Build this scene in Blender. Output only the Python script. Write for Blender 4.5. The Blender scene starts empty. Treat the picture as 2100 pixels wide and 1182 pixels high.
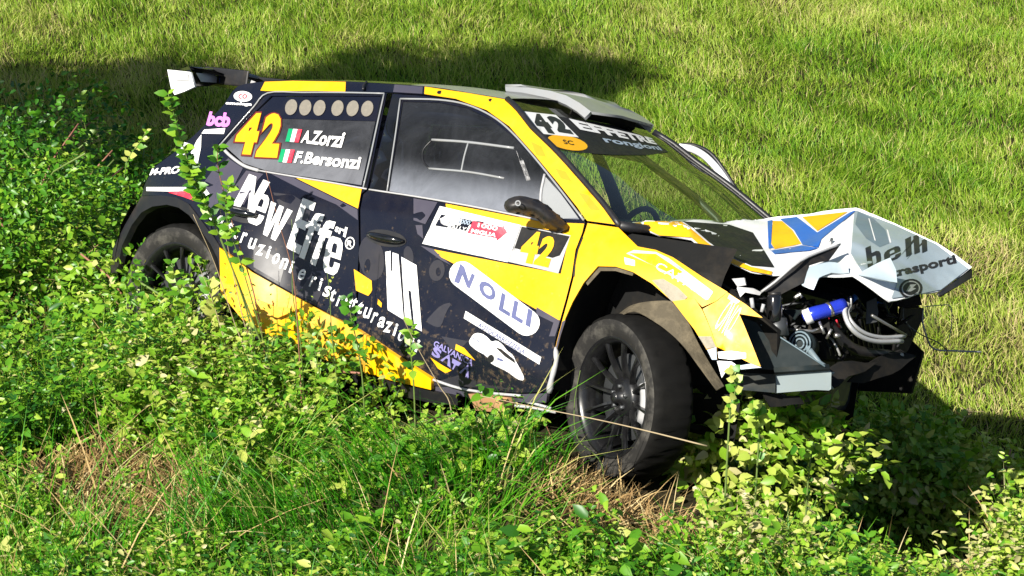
import bpy, bmesh, math, random
import numpy as np
from mathutils import Vector, Matrix
from mathutils.geometry import delaunay_2d_cdt
from mathutils.bvhtree import BVHTree
from mathutils import noise as mnoise

S = bpy.context.scene
COL = S.collection
rng = np.random.default_rng(7)
random.seed(7)

# ------------------------------------------------------------------ camera
PITCH = math.radians(25.0)      # looking down the bank
HC = 5.0                        # lens height above the field
FOC = 4031.2
cam_d = bpy.data.cameras.new('camera')
cam_d.sensor_width = 36.0
cam_d.lens = FOC / 2100.0 * 36.0
cam_d.clip_start = 0.05
cam_d.clip_end = 1500.0
cam = bpy.data.objects.new('camera', cam_d)
COL.objects.link(cam)
cam.location = (0, 0, HC)
cam.rotation_euler = (math.pi / 2 - PITCH, 0, 0)
S.camera = cam

# ------------------------------------------------------------------ sky and sun
SUN_EL = math.radians(42.0)
SUN_AZ = math.radians(38.0)     # light travels this far to the right of the view direction
w = bpy.data.worlds.new('World')
S.world = w
w.use_nodes = True
nt = w.node_tree
for n in list(nt.nodes):
    nt.nodes.remove(n)
sky = nt.nodes.new('ShaderNodeTexSky')
sky.sky_type = 'NISHITA'
sky.sun_disc = False
sky.sun_elevation = SUN_EL
sky.sun_rotation = math.pi + SUN_AZ
bg = nt.nodes.new('ShaderNodeBackground')
bg.inputs['Strength'].default_value = 0.05
wo = nt.nodes.new('ShaderNodeOutputWorld')
nt.links.new(sky.outputs[0], bg.inputs[0])
nt.links.new(bg.outputs[0], wo.inputs[0])
sd = bpy.data.lights.new('sun', 'SUN')
sd.energy = 5.0
sd.angle = math.radians(0.5)
sd.color = (1.0, 0.95, 0.85)
so = bpy.data.objects.new('sun', sd)
COL.objects.link(so)
sdir = Vector((math.sin(SUN_AZ) * math.cos(SUN_EL), math.cos(SUN_AZ) * math.cos(SUN_EL), -math.sin(SUN_EL)))
so.rotation_euler = sdir.to_track_quat('-Z', 'Y').to_euler()
so.location = (-5, -10, 12)

S.view_settings.view_transform = 'Standard'
S.view_settings.look = 'None'
S.view_settings.gamma = 1.0
S.view_settings.exposure = 0.95
S.view_settings.use_curve_mapping = False
S.render.engine = 'CYCLES'
S.cycles.max_bounces = 8
S.cycles.transparent_max_bounces = 12

# ------------------------------------------------------------------ frames: car <-> camera <-> world
RC = np.array([[0.79725931, 0.58645637, 0.1429913],
               [0.13747752, 0.05425085, -0.98901809],
               [-0.58777336, 0.80816197, -0.03737257]])
TC = np.array([-1.06032131, 0.40257871, 9.64607328])
CAMC = -RC.T @ TC                                   # lens in car coordinates
cp, sp_ = math.cos(PITCH), math.sin(PITCH)
C2W = np.array([[1, 0, 0], [0, -sp_, cp], [0, -cp, -sp_]])   # (right, down, fwd) -> world
CAR_M = Matrix.Identity(4)
_r = C2W @ RC
_t = C2W @ TC + np.array([0, 0, HC])
for i in range(3):
    for j in range(3):
        CAR_M[i][j] = _r[i, j]
    CAR_M[i][3] = _t[i]
def w2car(P):
    return (np.asarray(P) - _t) @ _r
def w2px(P):
    c = (np.asarray(P) - np.array([0, 0, HC])) @ C2W
    return np.stack([1050 + FOC * c[..., 0] / c[..., 2], 591 + FOC * c[..., 1] / c[..., 2]], -1)
def rays(uv):
    uv = np.atleast_2d(np.asarray(uv, float))
    d = np.stack([(uv[:, 0] - 1050) / FOC, (uv[:, 1] - 591) / FOC, np.ones(len(uv))], 1)
    return d @ RC
def at(u, v, y=None, x=None):
    """point of the car seen at (u,v) that lies on the plane y= or x= (car coordinates)"""
    d = rays([(u, v)])[0]
    s = ((y - CAMC[1]) / d[1]) if y is not None else ((x - CAMC[0]) / d[0])
    return CAMC + s * d

# ------------------------------------------------------------------ materials
def lin(c):
    return tuple(((v / 255) / 12.92 if v / 255 <= 0.04045 else ((v / 255 + 0.055) / 1.055) ** 2.4) for v in c)
MATS = {}
def newmat(name):
    m = bpy.data.materials.new(name)
    m.use_nodes = True
    t = m.node_tree
    b = t.nodes['Principled BSDF']
    MATS[name] = m
    return m, t, b
def paint(name, rgb, rough=0.3, coat=0.0, dirt=0.25, dirtcol=(0.22, 0.16, 0.09), metal=0.0, scale=6.0, spec=0.5, bump=0.0, specks=0.0):
    m, t, b = newmat(name)
    tc = t.nodes.new('ShaderNodeTexCoord')
    n1 = t.nodes.new('ShaderNodeTexNoise'); n1.inputs['Scale'].default_value = scale; n1.inputs['Detail'].default_value = 9; n1.inputs['Roughness'].default_value = 0.7
    t.links.new(tc.outputs['Object'], n1.inputs['Vector'])
    r = t.nodes.new('ShaderNodeValToRGB')
    r.color_ramp.elements[0].position = 0.48; r.color_ramp.elements[0].color = (0, 0, 0, 1)
    r.color_ramp.elements[1].position = 0.82; r.color_ramp.elements[1].color = (dirt, dirt, dirt, 1)
    t.links.new(n1.outputs[0], r.inputs[0])
    mx = t.nodes.new('ShaderNodeMix'); mx.data_type = 'RGBA'
    mx.inputs[6].default_value = (*rgb, 1); mx.inputs[7].default_value = (*dirtcol, 1)
    t.links.new(r.outputs[0], mx.inputs[0])
    col = mx.outputs[2]
    if specks:
        # mud thrown up from the wheels, thickest low on the body
        n3 = t.nodes.new('ShaderNodeTexNoise'); n3.inputs['Scale'].default_value = 38; n3.inputs['Detail'].default_value = 4; n3.inputs['Roughness'].default_value = 0.65
        t.links.new(tc.outputs['Object'], n3.inputs['Vector'])
        sx = t.nodes.new('ShaderNodeSeparateXYZ'); t.links.new(tc.outputs['Object'], sx.inputs[0])
        mz = t.nodes.new('ShaderNodeMapRange'); mz.inputs[1].default_value = 0.15; mz.inputs[2].default_value = 0.95; mz.inputs[3].default_value = 0.10; mz.inputs[4].default_value = -0.10
        t.links.new(sx.outputs[2], mz.inputs[0])
        ad = t.nodes.new('ShaderNodeMath'); ad.operation = 'ADD'
        t.links.new(n3.outputs[0], ad.inputs[0]); t.links.new(mz.outputs[0], ad.inputs[1])
        r3 = t.nodes.new('ShaderNodeValToRGB')
        r3.color_ramp.elements[0].position = 0.60; r3.color_ramp.elements[0].color = (0, 0, 0, 1)
        r3.color_ramp.elements[1].position = 0.70; r3.color_ramp.elements[1].color = (specks, specks, specks, 1)
        t.links.new(ad.outputs[0], r3.inputs[0])
        m3 = t.nodes.new('ShaderNodeMix'); m3.data_type = 'RGBA'
        t.links.new(r3.outputs[0], m3.inputs[0]); t.links.new(col, m3.inputs[6]); m3.inputs[7].default_value = (0.17, 0.12, 0.07, 1)
        col = m3.outputs[2]
    t.links.new(col, b.inputs['Base Color'])
    n2 = t.nodes.new('ShaderNodeTexNoise'); n2.inputs['Scale'].default_value = scale * 3; n2.inputs['Detail'].default_value = 5
    t.links.new(tc.outputs['Object'], n2.inputs['Vector'])
    mr = t.nodes.new('ShaderNodeMapRange'); mr.inputs[3].default_value = rough * 0.7; mr.inputs[4].default_value = min(1, rough * 1.4)
    t.links.new(n2.outputs[0], mr.inputs[0]); t.links.new(mr.outputs[0], b.inputs['Roughness'])
    b.inputs['Coat Weight'].default_value = coat
    b.inputs['Coat Roughness'].default_value = 0.08
    b.inputs['Metallic'].default_value = metal
    b.inputs['Specular IOR Level'].default_value = spec
    if bump:
        bp = t.nodes.new('ShaderNodeBump'); bp.inputs['Strength'].default_value = bump; bp.inputs['Distance'].default_value = 0.01
        t.links.new(n2.outputs[0], bp.inputs['Height']); t.links.new(bp.outputs[0], b.inputs['Normal'])
    return m
NAVY = paint('navy_paint', (0.0055, 0.0065, 0.014), 0.26, 0.25, 0.05, spec=0.3, specks=0.35)
CHAR = paint('charcoal_vinyl', (0.055, 0.051, 0.072), 0.32, 0.3, 0.10)
SMOKE = paint('smoke_vinyl', (0.020, 0.019, 0.026), 0.35, 0.3, 0.08)
YEL = paint('yellow_vinyl', (0.76, 0.385, 0.0), 0.5, 0.05, 0.5, (0.45, 0.22, 0.03), scale=9, specks=0.55)
YELO = paint('deep_yellow_vinyl', (0.70, 0.25, 0.0), 0.5, 0.05, 0.15, (0.45, 0.22, 0.03), scale=9)
YELM = paint('muddy_yellow_vinyl', (0.76, 0.39, 0.0), 0.4, 0.1, 0.9, (0.55, 0.36, 0.16), scale=5)
WHT = paint('white_vinyl', (0.74, 0.74, 0.74), 0.4, 0.1, 0.25, (0.45, 0.40, 0.33), scale=14, specks=0.45)
WHTP = paint('white_paint', (0.72, 0.73, 0.74), 0.4, 0.15, 0.30, (0.30, 0.28, 0.24), scale=5)
GREYP = paint('silver_grey_paint', (0.24, 0.25, 0.26), 0.35, 0.3, 0.25)
BLK = paint('black_trim', (0.010, 0.010, 0.012), 0.42, 0, 0.15)
BLKG = paint('gloss_black', (0.006, 0.007, 0.009), 0.12, 0.5, 0.04)
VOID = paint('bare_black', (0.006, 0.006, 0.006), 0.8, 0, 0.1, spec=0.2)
CARB = paint('carbon_panel', (0.009, 0.009, 0.010), 0.55, 0, 0.10, scale=20, spec=0.25)
MUD = paint('muddy_liner', (0.085, 0.072, 0.05), 0.9, 0, 0.9, (0.20, 0.165, 0.11), scale=14, spec=0.1, bump=0.6)
TAN = paint('lit_underside_tan', (0.36, 0.19, 0.09), 0.7, 0, 0.6, (0.25, 0.15, 0.08), scale=12)  # light caught under the sill is put into this tan
LILAC = paint('lilac_print', (0.20, 0.18, 0.40), 0.4, 0, 0.3, scale=30)
SLATE = paint('slate_blue_print', (0.10, 0.11, 0.23), 0.4, 0, 0.8, (0.03, 0.05, 0.08), scale=18)
DRED = paint('dark_red_print', (0.12, 0.015, 0.01), 0.4, 0, 0.1)
PINK = paint('pink_print', (0.62, 0.20, 0.62), 0.4, 0, 0.1)
SCUF = paint('scuffed_plastic', (0.28, 0.25, 0.19), 0.7, 0, 0.8, (0.10, 0.085, 0.06), scale=25)
RED = paint('red_print', (0.75, 0.03, 0.06), 0.4, 0, 0.25, (0.8, 0.5, 0.5), scale=30)
GRN = paint('green_print', (0.0, 0.26, 0.10), 0.4, 0, 0.2)
BLUE = paint('blue_vinyl', (0.005, 0.10, 0.46), 0.35, 0.2, 0.1)
LBLUE = paint('pale_blue_vinyl', (0.30, 0.37, 0.47), 0.4, 0, 0.35, (0.45, 0.4, 0.3), scale=16)
TEAL = paint('grey_blue_vinyl', (0.12, 0.17, 0.20), 0.5, 0.0, 0.3, scale=8)
BEIGE = paint('vent_cover', (0.16, 0.145, 0.12), 0.7, 0, 0.5, (0.30, 0.26, 0.20), scale=60)
PALEG = paint('pale_grey_print', (0.36, 0.36, 0.37), 0.5, 0, 0.3, scale=30)
RUB = paint('shaded_tread_rubber', (0.006, 0.0058, 0.0055), 0.8, 0, 0.12, (0.05, 0.045, 0.035), scale=9, spec=0.12)  # near black: the unlit side of the tread is put into the colour
RUBD = paint('dusty_sidewall', (0.018, 0.017, 0.016), 0.75, 0, 0.9, (0.15, 0.14, 0.12), scale=8, spec=0.25)
RIMM = paint('black_alloy', (0.008, 0.008, 0.009), 0.3, 0.2, 0.18, (0.10, 0.10, 0.09), scale=12)
STEEL = paint('bare_steel', (0.45, 0.44, 0.42), 0.35, 0, 0.4, (0.12, 0.09, 0.06), metal=0.9)
DSTEEL = paint('dark_steel', (0.08, 0.085, 0.09), 0.45, 0, 0.4, (0.05, 0.04, 0.03), metal=0.6)
ANOD = paint('blue_anodised', (0.02, 0.05, 0.60), 0.25, 0.2, 0.1, metal=0.3)
BRAID = paint('braided_hose', (0.55, 0.55, 0.56), 0.4, 0, 0.3, metal=0.5)
CLOTH = paint('seat_cloth', (0.012, 0.012, 0.014), 0.9, 0, 0.1)
BEAM = paint('bumper_beam_paint', (0.20, 0.24, 0.25), 0.6, 0, 0.5, (0.20, 0.22, 0.2), scale=10)
DTEAL = paint('dark_teal_panel', (0.008, 0.014, 0.016), 0.65, 0, 0.15, spec=0.2)

def glass(name, tint, dust_amt, dustcol, gloss_rough=0.03, low_film=None):
    m, t, b = newmat(name)
    out = t.nodes['Material Output']
    t.nodes.remove(b)
    tr = t.nodes.new('ShaderNodeBsdfTransparent'); tr.inputs[0].default_value = (*tint, 1)
    gl = t.nodes.new('ShaderNodeBsdfGlossy'); gl.inputs['Roughness'].default_value = gloss_rough
    fr = t.nodes.new('ShaderNodeFresnel')
    ge = t.nodes.new('ShaderNodeNewGeometry')          # a single sheet: same reflectance from both sides
    mi = t.nodes.new('ShaderNodeMapRange'); mi.inputs[3].default_value = 1.42; mi.inputs[4].default_value = 1 / 1.42
    t.links.new(ge.outputs['Backfacing'], mi.inputs[0]); t.links.new(mi.outputs[0], fr.inputs[0])
    m1 = t.nodes.new('ShaderNodeMixShader')
    t.links.new(fr.outputs[0], m1.inputs[0]); t.links.new(tr.outputs[0], m1.inputs[1]); t.links.new(gl.outputs[0], m1.inputs[2])
    df = t.nodes.new('ShaderNodeBsdfDiffuse'); df.inputs[0].default_value = (*dustcol, 1)
    tc = t.nodes.new('ShaderNodeTexCoord')
    n1 = t.nodes.new('ShaderNodeTexNoise'); n1.inputs['Scale'].default_value = 5; n1.inputs['Detail'].default_value = 10; n1.inputs['Roughness'].default_value = 0.72
    n1.inputs['Distortion'].default_value = 0.6
    mp = t.nodes.new('ShaderNodeMapping'); mp.inputs['Scale'].default_value = (1, 1, 0.7); mp.inputs['Rotation'].default_value = (0, 0.5, 0)
    t.links.new(tc.outputs['Object'], mp.inputs[0]); t.links.new(mp.outputs[0], n1.inputs[0])
    mr = t.nodes.new('ShaderNodeMapRange'); mr.inputs[1].default_value = 0.35; mr.inputs[2].default_value = 0.8
    mr.inputs[3].default_value = dust_amt * 0.45; mr.inputs[4].default_value = min(1, dust_amt * 1.7)
    t.links.new(n1.outputs[0], mr.inputs[0])
    fac = mr.outputs[0]
    if low_film:
        # pale film, denser towards the lower edge of the pane
        sx = t.nodes.new('ShaderNodeSeparateXYZ'); t.links.new(tc.outputs['Object'], sx.inputs[0])
        m2 = t.nodes.new('ShaderNodeMapRange'); m2.inputs[1].default_value = low_film[0]; m2.inputs[2].default_value = low_film[1]
        m2.inputs[3].default_value = low_film[2]; m2.inputs[4].default_value = 0.0; m2.interpolation_type = 'SMOOTHSTEP'
        t.links.new(sx.outputs[2], m2.inputs[0])
        mu = t.nodes.new('ShaderNodeMath'); mu.operation = 'MULTIPLY_ADD'; mu.use_clamp = True
        ad = t.nodes.new('ShaderNodeMath'); ad.operation = 'MULTIPLY_ADD'; ad.inputs[1].default_value = 1.1; ad.inputs[2].default_value = 0.45
        t.links.new(n1.outputs[0], ad.inputs[0])
        t.links.new(m2.outputs[0], mu.inputs[0]); t.links.new(ad.outputs[0], mu.inputs[1]); t.links.new(mr.outputs[0], mu.inputs[2])
        fac = mu.outputs[0]
    m3 = t.nodes.new('ShaderNodeMixShader')
    t.links.new(fac, m3.inputs[0]); t.links.new(m1.outputs[0], m3.inputs[1]); t.links.new(df.outputs[0], m3.inputs[2])
    t.links.new(m3.outputs[0], out.inputs[0])
    return m
GLASS_W = glass('windscreen_glass', (0.62, 0.70, 0.60), 0.012, (0.3, 0.32, 0.28))
GLASS_D = glass('dusty_door_glass', (0.16, 0.20, 0.28), 0.06, (0.27, 0.29, 0.34), 0.05, (0.92, 1.10, 0.5))
GLASS_R = glass('dark_rear_glass', (0.10, 0.12, 0.16), 0.10, (0.30, 0.31, 0.35), 0.08, (0.98, 1.12, 0.28))
WHTSH = paint('shaded_white_paint', (0.27, 0.33, 0.37), 0.35, 0.2, 0.35, (0.2, 0.2, 0.18), scale=6)  # white bonnet paint with its shade put into the colour
LENS = glass('smoky_plastic', (0.86, 0.92, 0.74), 0.03, (0.12, 0.16, 0.05), 0.15)

# ------------------------------------------------------------------ objects
def tag(o, label=None, cat=None, group=None, kind=None):
    if label: o['label'] = label
    if cat: o['category'] = cat
    if group: o['group'] = group
    if kind: o['kind'] = kind
    return o
def link(name, me, parent=None):
    o = bpy.data.objects.new(name, me)
    COL.objects.link(o)
    if parent is not None:
        o.parent = parent
    return o
def mesh_np(name, V, F, mat, parent=None, smooth=True, mats=None, fmat=None):
    """V (n,3), F list/array of faces"""
    me = bpy.data.meshes.new(name)
    me.from_pydata([tuple(map(float, v)) for v in V], [], [tuple(int(i) for i in f) for f in F])
    for m in (mats or [mat]):
        me.materials.append(m)
    if fmat is not None:
        me.polygons.foreach_set('material_index', np.asarray(fmat, np.int32))
    me.polygons.foreach_set('use_smooth', np.full(len(me.polygons), smooth))
    me.update()
    return link(name, me, parent)

# ------------------------------------------------------------------ car surfaces
def hermite(xs, ys):
    xs = np.array(xs, float); ys = np.array(ys, float)
    m = np.gradient(ys, xs)
    def f(x):
        x = np.asarray(x, float)
        k = np.clip(np.searchsorted(xs, x) - 1, 0, len(xs) - 2)
        h = xs[k + 1] - xs[k]
        t = (x - xs[k]) / h
        tl = np.clip(t, 0, 1)
        r = ((2 * tl**3 - 3 * tl**2 + 1) * ys[k] + (tl**3 - 2 * tl**2 + tl) * h * m[k] + (-2 * tl**3 + 3 * tl**2) * ys[k + 1] + (tl**3 - tl**2) * h * m[k + 1])
        r = r + np.where(t < 0, t * h * m[0], 0) + np.where(t > 1, (t - 1) * h * m[-1], 0)
        return r
    return f
_prof = hermite([0.05, 0.15, 0.25, 0.4, 0.55, 0.7, 0.8, 0.88, 0.95, 1.05, 1.15, 1.25, 1.33, 1.38, 1.42],
                [0.79, 0.835, 0.858, 0.872, 0.870, 0.858, 0.846, 0.832, 0.808, 0.768, 0.722, 0.672, 0.625, 0.585, 0.53])
FHX, FHZ, RHX, RHZ = 2.43, 0.28, 0.0, 0.325
def sstep(a, b, x):
    t = np.clip((x - a) / (b - a), 0, 1)
    return t * t * (3 - 2 * t)
def WS(x, z):
    """half width of the body at (x, z)"""
    x = np.asarray(x, float); z = np.asarray(z, float)
    wdt = _prof(z)
    wdt = wdt - 0.13 * sstep(1.5, 3.6, x) ** 1.0 * (0.6 + 0.4 * sstep(0.8, 1.1, z)) - 0.10 * np.clip(x - 2.7, 0, 1) ** 1.5
    wdt = wdt - 0.15 * sstep(0.55, -0.9, x)
    for hx, hz in ((FHX, FHZ), (RHX, RHZ)):
        r = np.hypot(x - hx, (z - hz))
        wdt = wdt + 0.075 * sstep(0.80, 0.44, r) * sstep(1.0, 0.75, z)
    # character line along the flank and a hollow under it
    zc = 0.845 + 0.012 * (x - 1.0)
    d = zc - z
    mid = sstep(0.25, 0.75, x) * sstep(2.25, 1.9, x)
    wdt = wdt + np.where(d > 0, 0.012 * np.exp(-d / 0.05), 0.012 * np.exp(d / 0.02)) * sstep(-0.4, 0.2, x) * sstep(2.9, 2.2, x)
    wdt = wdt - 0.014 * mid * np.exp(-((z - 0.56) / 0.10) ** 2)
    wdt = wdt + 0.012 * mid * np.exp(-((z - 0.33) / 0.06) ** 2)
    return wdt
def side(uv, off=0.0):
    d = rays(uv)
    y = np.full(len(d), -0.85)
    for _ in range(25):
        s = (y - CAMC[1]) / d[:, 1]
        P = CAMC + s[:, None] * d
        y = 0.5 * y + 0.5 * -(WS(P[:, 0], P[:, 2]) + off)
    return P
A_OUT = [(1266, 463), (1235, 420), (1203, 383), (1160, 334), (1131, 303), (1088, 262), (1057, 222), (1036, 203)]
_ae = side(A_OUT)
_o = np.argsort(_ae[:, 2])
_wx = lambda z: np.interp(z, _ae[_o, 2], _ae[_o, 0])
_wy = lambda z: np.interp(z, _ae[_o, 2], -_ae[_o, 1])
def ws_x(y, z):
    return _wx(z) + (0.16 - 0.06 * np.clip((z - 0.95) / 0.42, 0, 1)) * (1 - np.clip(np.abs(y) / np.maximum(_wy(z), 0.3), 0, 1) ** 2)
def screen(uv, off=0.0):
    d = rays(uv)
    x = np.full(len(d), 2.0)
    for _ in range(60):
        s = (x - CAMC[0]) / d[:, 0]
        P = CAMC + s[:, None] * d
        x = 0.6 * x + 0.4 * (ws_x(P[:, 1], P[:, 2]) + off)
    return P

def inside(pts, loops):
    c = np.zeros(len(pts), bool)
    for lp in loops:
        L = np.asarray(lp, float); n = len(L)
        for i in range(n):
            a, b = L[i], L[(i + 1) % n]
            cond = (a[1] > pts[:, 1]) != (b[1] > pts[:, 1])
            with np.errstate(divide='ignore', invalid='ignore'):
                xx = (b[0] - a[0]) * (pts[:, 1] - a[1]) / (b[1] - a[1]) + a[0]
            c ^= cond & (pts[:, 0] < xx)
    return c
def densify(lp, g):
    out = []
    n = len(lp)
    for i in range(n):
        a = np.array(lp[i], float); b = np.array(lp[(i + 1) % n], float)
        k = max(1, int(np.ceil(np.linalg.norm(b - a) / g)))
        for j in range(k):
            out.append(tuple(a + (b - a) * j / k))
    return out
def smooth_loop(lp, it=1):
    for _ in range(it):
        o = []
        for i in range(len(lp)):
            a = np.array(lp[i], float); b = np.array(lp[(i + 1) % len(lp)], float)
            o += [tuple(0.75 * a + 0.25 * b), tuple(0.25 * a + 0.75 * b)]
        lp = o
    return lp
def triangulate(loops, g):
    vs, es = [], []
    for lp in loops:
        k = len(vs)
        lp = densify(lp, g)
        vs += [Vector(p) for p in lp]
        es += [(k + i, k + (i + 1) % len(lp)) for i in range(len(lp))]
    A = np.array([tuple(v) for v in vs])
    x0, y0 = A.min(0); x1, y1 = A.max(0)
    gx, gy = np.meshgrid(np.arange(x0 + g * .5, x1, g), np.arange(y0 + g * .5, y1, g))
    gy = gy + 0; gx = gx + (np.arange(gx.shape[0]) % 2)[:, None] * g * .5
    G = np.stack([gx.ravel(), gy.ravel()], 1)
    if len(G):
        G = G[inside(G, [[tuple(v) for v in densify(l, g)] for l in loops])]
        if len(G):
            dd = np.min(np.hypot(G[:, None, 0] - A[None, :, 0], G[:, None, 1] - A[None, :, 1]), 1)
            G = G[dd > g * 0.45]
    vs += [Vector(p) for p in G]
    v, e, f, _, _, _ = delaunay_2d_cdt(vs, es, [], 0, 1e-4)
    v = np.array([tuple(p) for p in v]); f = np.array([tuple(q) for q in f])
    f = f[inside(v[f].mean(1), loops)]
    a = v[f]
    ar = np.abs(np.cross(a[:, 1] - a[:, 0], a[:, 2] - a[:, 0]))
    return v, f[ar > 1e-3]
def shell(P, F, thick, name, mat, parent, mats=None):
    """sheet P,F (facing the lens) given a thickness and edge walls"""
    F = np.array(F, int)
    n = np.cross(P[F[:, 1]] - P[F[:, 0]], P[F[:, 2]] - P[F[:, 0]])
    flip = np.einsum('ij,ij->i', n, CAMC - P[F[:, 0]]) < 0
    F[flip] = F[flip][:, ::-1]
    n[flip] *= -1
    if thick <= 0:
        return mesh_np(name, P, F, mat, parent)
    vn = np.zeros_like(P)
    for k in range(3):
        np.add.at(vn, F[:, k], n)
    vn /= np.linalg.norm(vn, axis=1)[:, None] + 1e-12
    N = len(P)
    V = np.vstack([P, P - vn * thick])
    cnt = {}
    for f in F:
        for a, b in ((f[0], f[1]), (f[1], f[2]), (f[2], f[0])):
            cnt[(a, b)] = cnt.get((a, b), 0) + 1
    faces = [tuple(f) for f in F] + [(f[2] + N, f[1] + N, f[0] + N) for f in F]
    bnd = [(a, b) for (a, b) in cnt if (b, a) not in cnt]
    V2 = list(map(tuple, V)); idx = {}
    def dup(i):
        if i not in idx:
            idx[i] = len(V2); V2.append(V2[i])
        return idx[i]
    for a, b in bnd:
        faces.append((dup(b), dup(a), dup(a + N), dup(b + N)))
    return mesh_np(name, V2, faces, mat, parent)
def patch(name, outer, mat, parent, holes=(), surf=side, off=0.0, thick=0.0, g=18, sm=0):
    if sm:
        outer = smooth_loop(outer, sm)
    uv, F = triangulate([outer] + list(holes), g)
    return shell(surf(uv, off), F, thick, name, mat, parent)

# ------------------------------------------------------------------ lettering
def homog(quad):
    src = [(0, 1), (1, 1), (1, 0), (0, 0)]          # TL TR BR BL
    A = []; B = []
    for (x, y), (u, v) in zip(src, quad):
        A.append([x, y, 1, 0, 0, 0, -u * x, -u * y]); B.append(u)
        A.append([0, 0, 0, x, y, 1, -v * x, -v * y]); B.append(v)
    h = np.append(np.linalg.solve(np.array(A, float), np.array(B, float)), 1).reshape(3, 3)
    def f(p):
        q = np.c_[p, np.ones(len(p))] @ h.T
        return q[:, :2] / q[:, 2:]
    return f
def text_mesh(txt, bold=0.0, space=1.0, cuts=6):
    cu = bpy.data.curves.new('lettering', 'FONT')
    cu.body = txt; cu.size = 1.0; cu.resolution_u = 3; cu.offset = bold; cu.space_character = space
    ob = bpy.data.objects.new('lettering', cu)
    COL.objects.link(ob)
    me = bpy.data.meshes.new_from_object(ob)
    bpy.data.objects.remove(ob); bpy.data.curves.remove(cu)
    bm = bmesh.new(); bm.from_mesh(me); bpy.data.meshes.remove(me)
    bmesh.ops.remove_doubles(bm, verts=bm.verts, dist=1e-5)
    co = np.array([v.co[:2] for v in bm.verts])
    lo, hi = co.min(0), co.max(0)
    nx = max(2, int(cuts)); 
    for k in range(1, nx):
        bmesh.ops.bisect_plane(bm, geom=bm.verts[:] + bm.edges[:] + bm.faces[:], plane_co=(lo[0] + (hi[0] - lo[0]) * k / nx, 0, 0), plane_no=(1, 0, 0))
    for k in range(1, 4):
        bmesh.ops.bisect_plane(bm, geom=bm.verts[:] + bm.edges[:] + bm.faces[:], plane_co=(0, lo[1] + (hi[1] - lo[1]) * k / 4, 0), plane_no=(0, 1, 0))
    bmesh.ops.triangulate(bm, faces=bm.faces[:])
    bm.verts.index_update()
    co = np.array([v.co[:2] for v in bm.verts])
    F = [tuple(v.index for v in f.verts) for f in bm.faces if f.calc_area() > 1e-9]
    bm.free()
    return (co - lo) / (hi - lo), F
def text(txt, quad, mat, parent, surf=side, off=0.004, bold=0.0, name='lettering', space=1.0, cuts=6):
    co, F = text_mesh(txt, bold, space, cuts)
    return shell(surf(homog(quad)(co), off), F, 0, name, mat, parent)
def ell(cx, cy, rx, ry, rot=0, n=20):
    c, s = math.cos(math.radians(rot)), math.sin(math.radians(rot))
    return [(cx + rx * math.cos(t) * c - ry * math.sin(t) * s, cy + rx * math.cos(t) * s + ry * math.sin(t) * c) for t in np.linspace(0, 2 * math.pi, n, endpoint=False)]

# ------------------------------------------------------------------ solids
def tube_mesh(pts, rad, seg=8, caps=True):
    pts = [Vector(p) for p in pts]
    n = len(pts)
    rad = [rad] * n if np.isscalar(rad) else rad
    V, F = [], []
    up = Vector((0, 0, 1))
    prev = None
    for i in range(n):
        t = (pts[min(i + 1, n - 1)] - pts[max(i - 1, 0)]).normalized()
        a = prev if prev is not None else (up if abs(t.z) < 0.9 else Vector((1, 0, 0)))
        b = t.cross(a).normalized(); a = b.cross(t).normalized(); prev = a
        for k in range(seg):
            th = 2 * math.pi * k / seg
            V.append(tuple(pts[i] + (a * math.cos(th) + b * math.sin(th)) * rad[i]))
    for i in range(n - 1):
        for k in range(seg):
            F.append((i * seg + k, i * seg + (k + 1) % seg, (i + 1) * seg + (k + 1) % seg, (i + 1) * seg + k))
    if caps:
        F.append(tuple(range(seg))[::-1]); F.append(tuple((n - 1) * seg + k for k in range(seg)))
    return V, F
def spline(pts, n=6):
    P = np.array(pts, float)
    P = np.vstack([2 * P[0] - P[1], P, 2 * P[-1] - P[-2]])
    o = []
    for i in range(1, len(P) - 2):
        for t in np.linspace(0, 1, n, endpoint=False):
            o.append(0.5 * (2 * P[i] + (P[i + 1] - P[i - 1]) * t + (2 * P[i - 1] - 5 * P[i] + 4 * P[i + 1] - P[i + 2]) * t**2 + (3 * P[i] - P[i - 1] - 3 * P[i + 1] + P[i + 2]) * t**3))
    o.append(P[-2])
    return o
def tube(name, pts, rad, mat, parent, seg=8, n=0):
    if n: pts = spline(pts, n)
    V, F = tube_mesh(pts, rad, seg)
    return mesh_np(name, V, F, mat, parent)
def box(name, c, s, mat, parent, rot=(0, 0, 0), bev=0.008, seg=2):
    bm = bmesh.new()
    bmesh.ops.create_cube(bm, size=1)
    bmesh.ops.scale(bm, vec=s, verts=bm.verts)
    if bev:
        bmesh.ops.bevel(bm, geom=bm.edges[:], offset=bev, segments=seg, affect='EDGES', profile=0.6)
    me = bpy.data.meshes.new(name); bm.to_mesh(me); bm.free()
    me.materials.append(mat)
    o = link(name, me, parent)
    o.location = c; o.rotation_euler = rot
    return o
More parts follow.
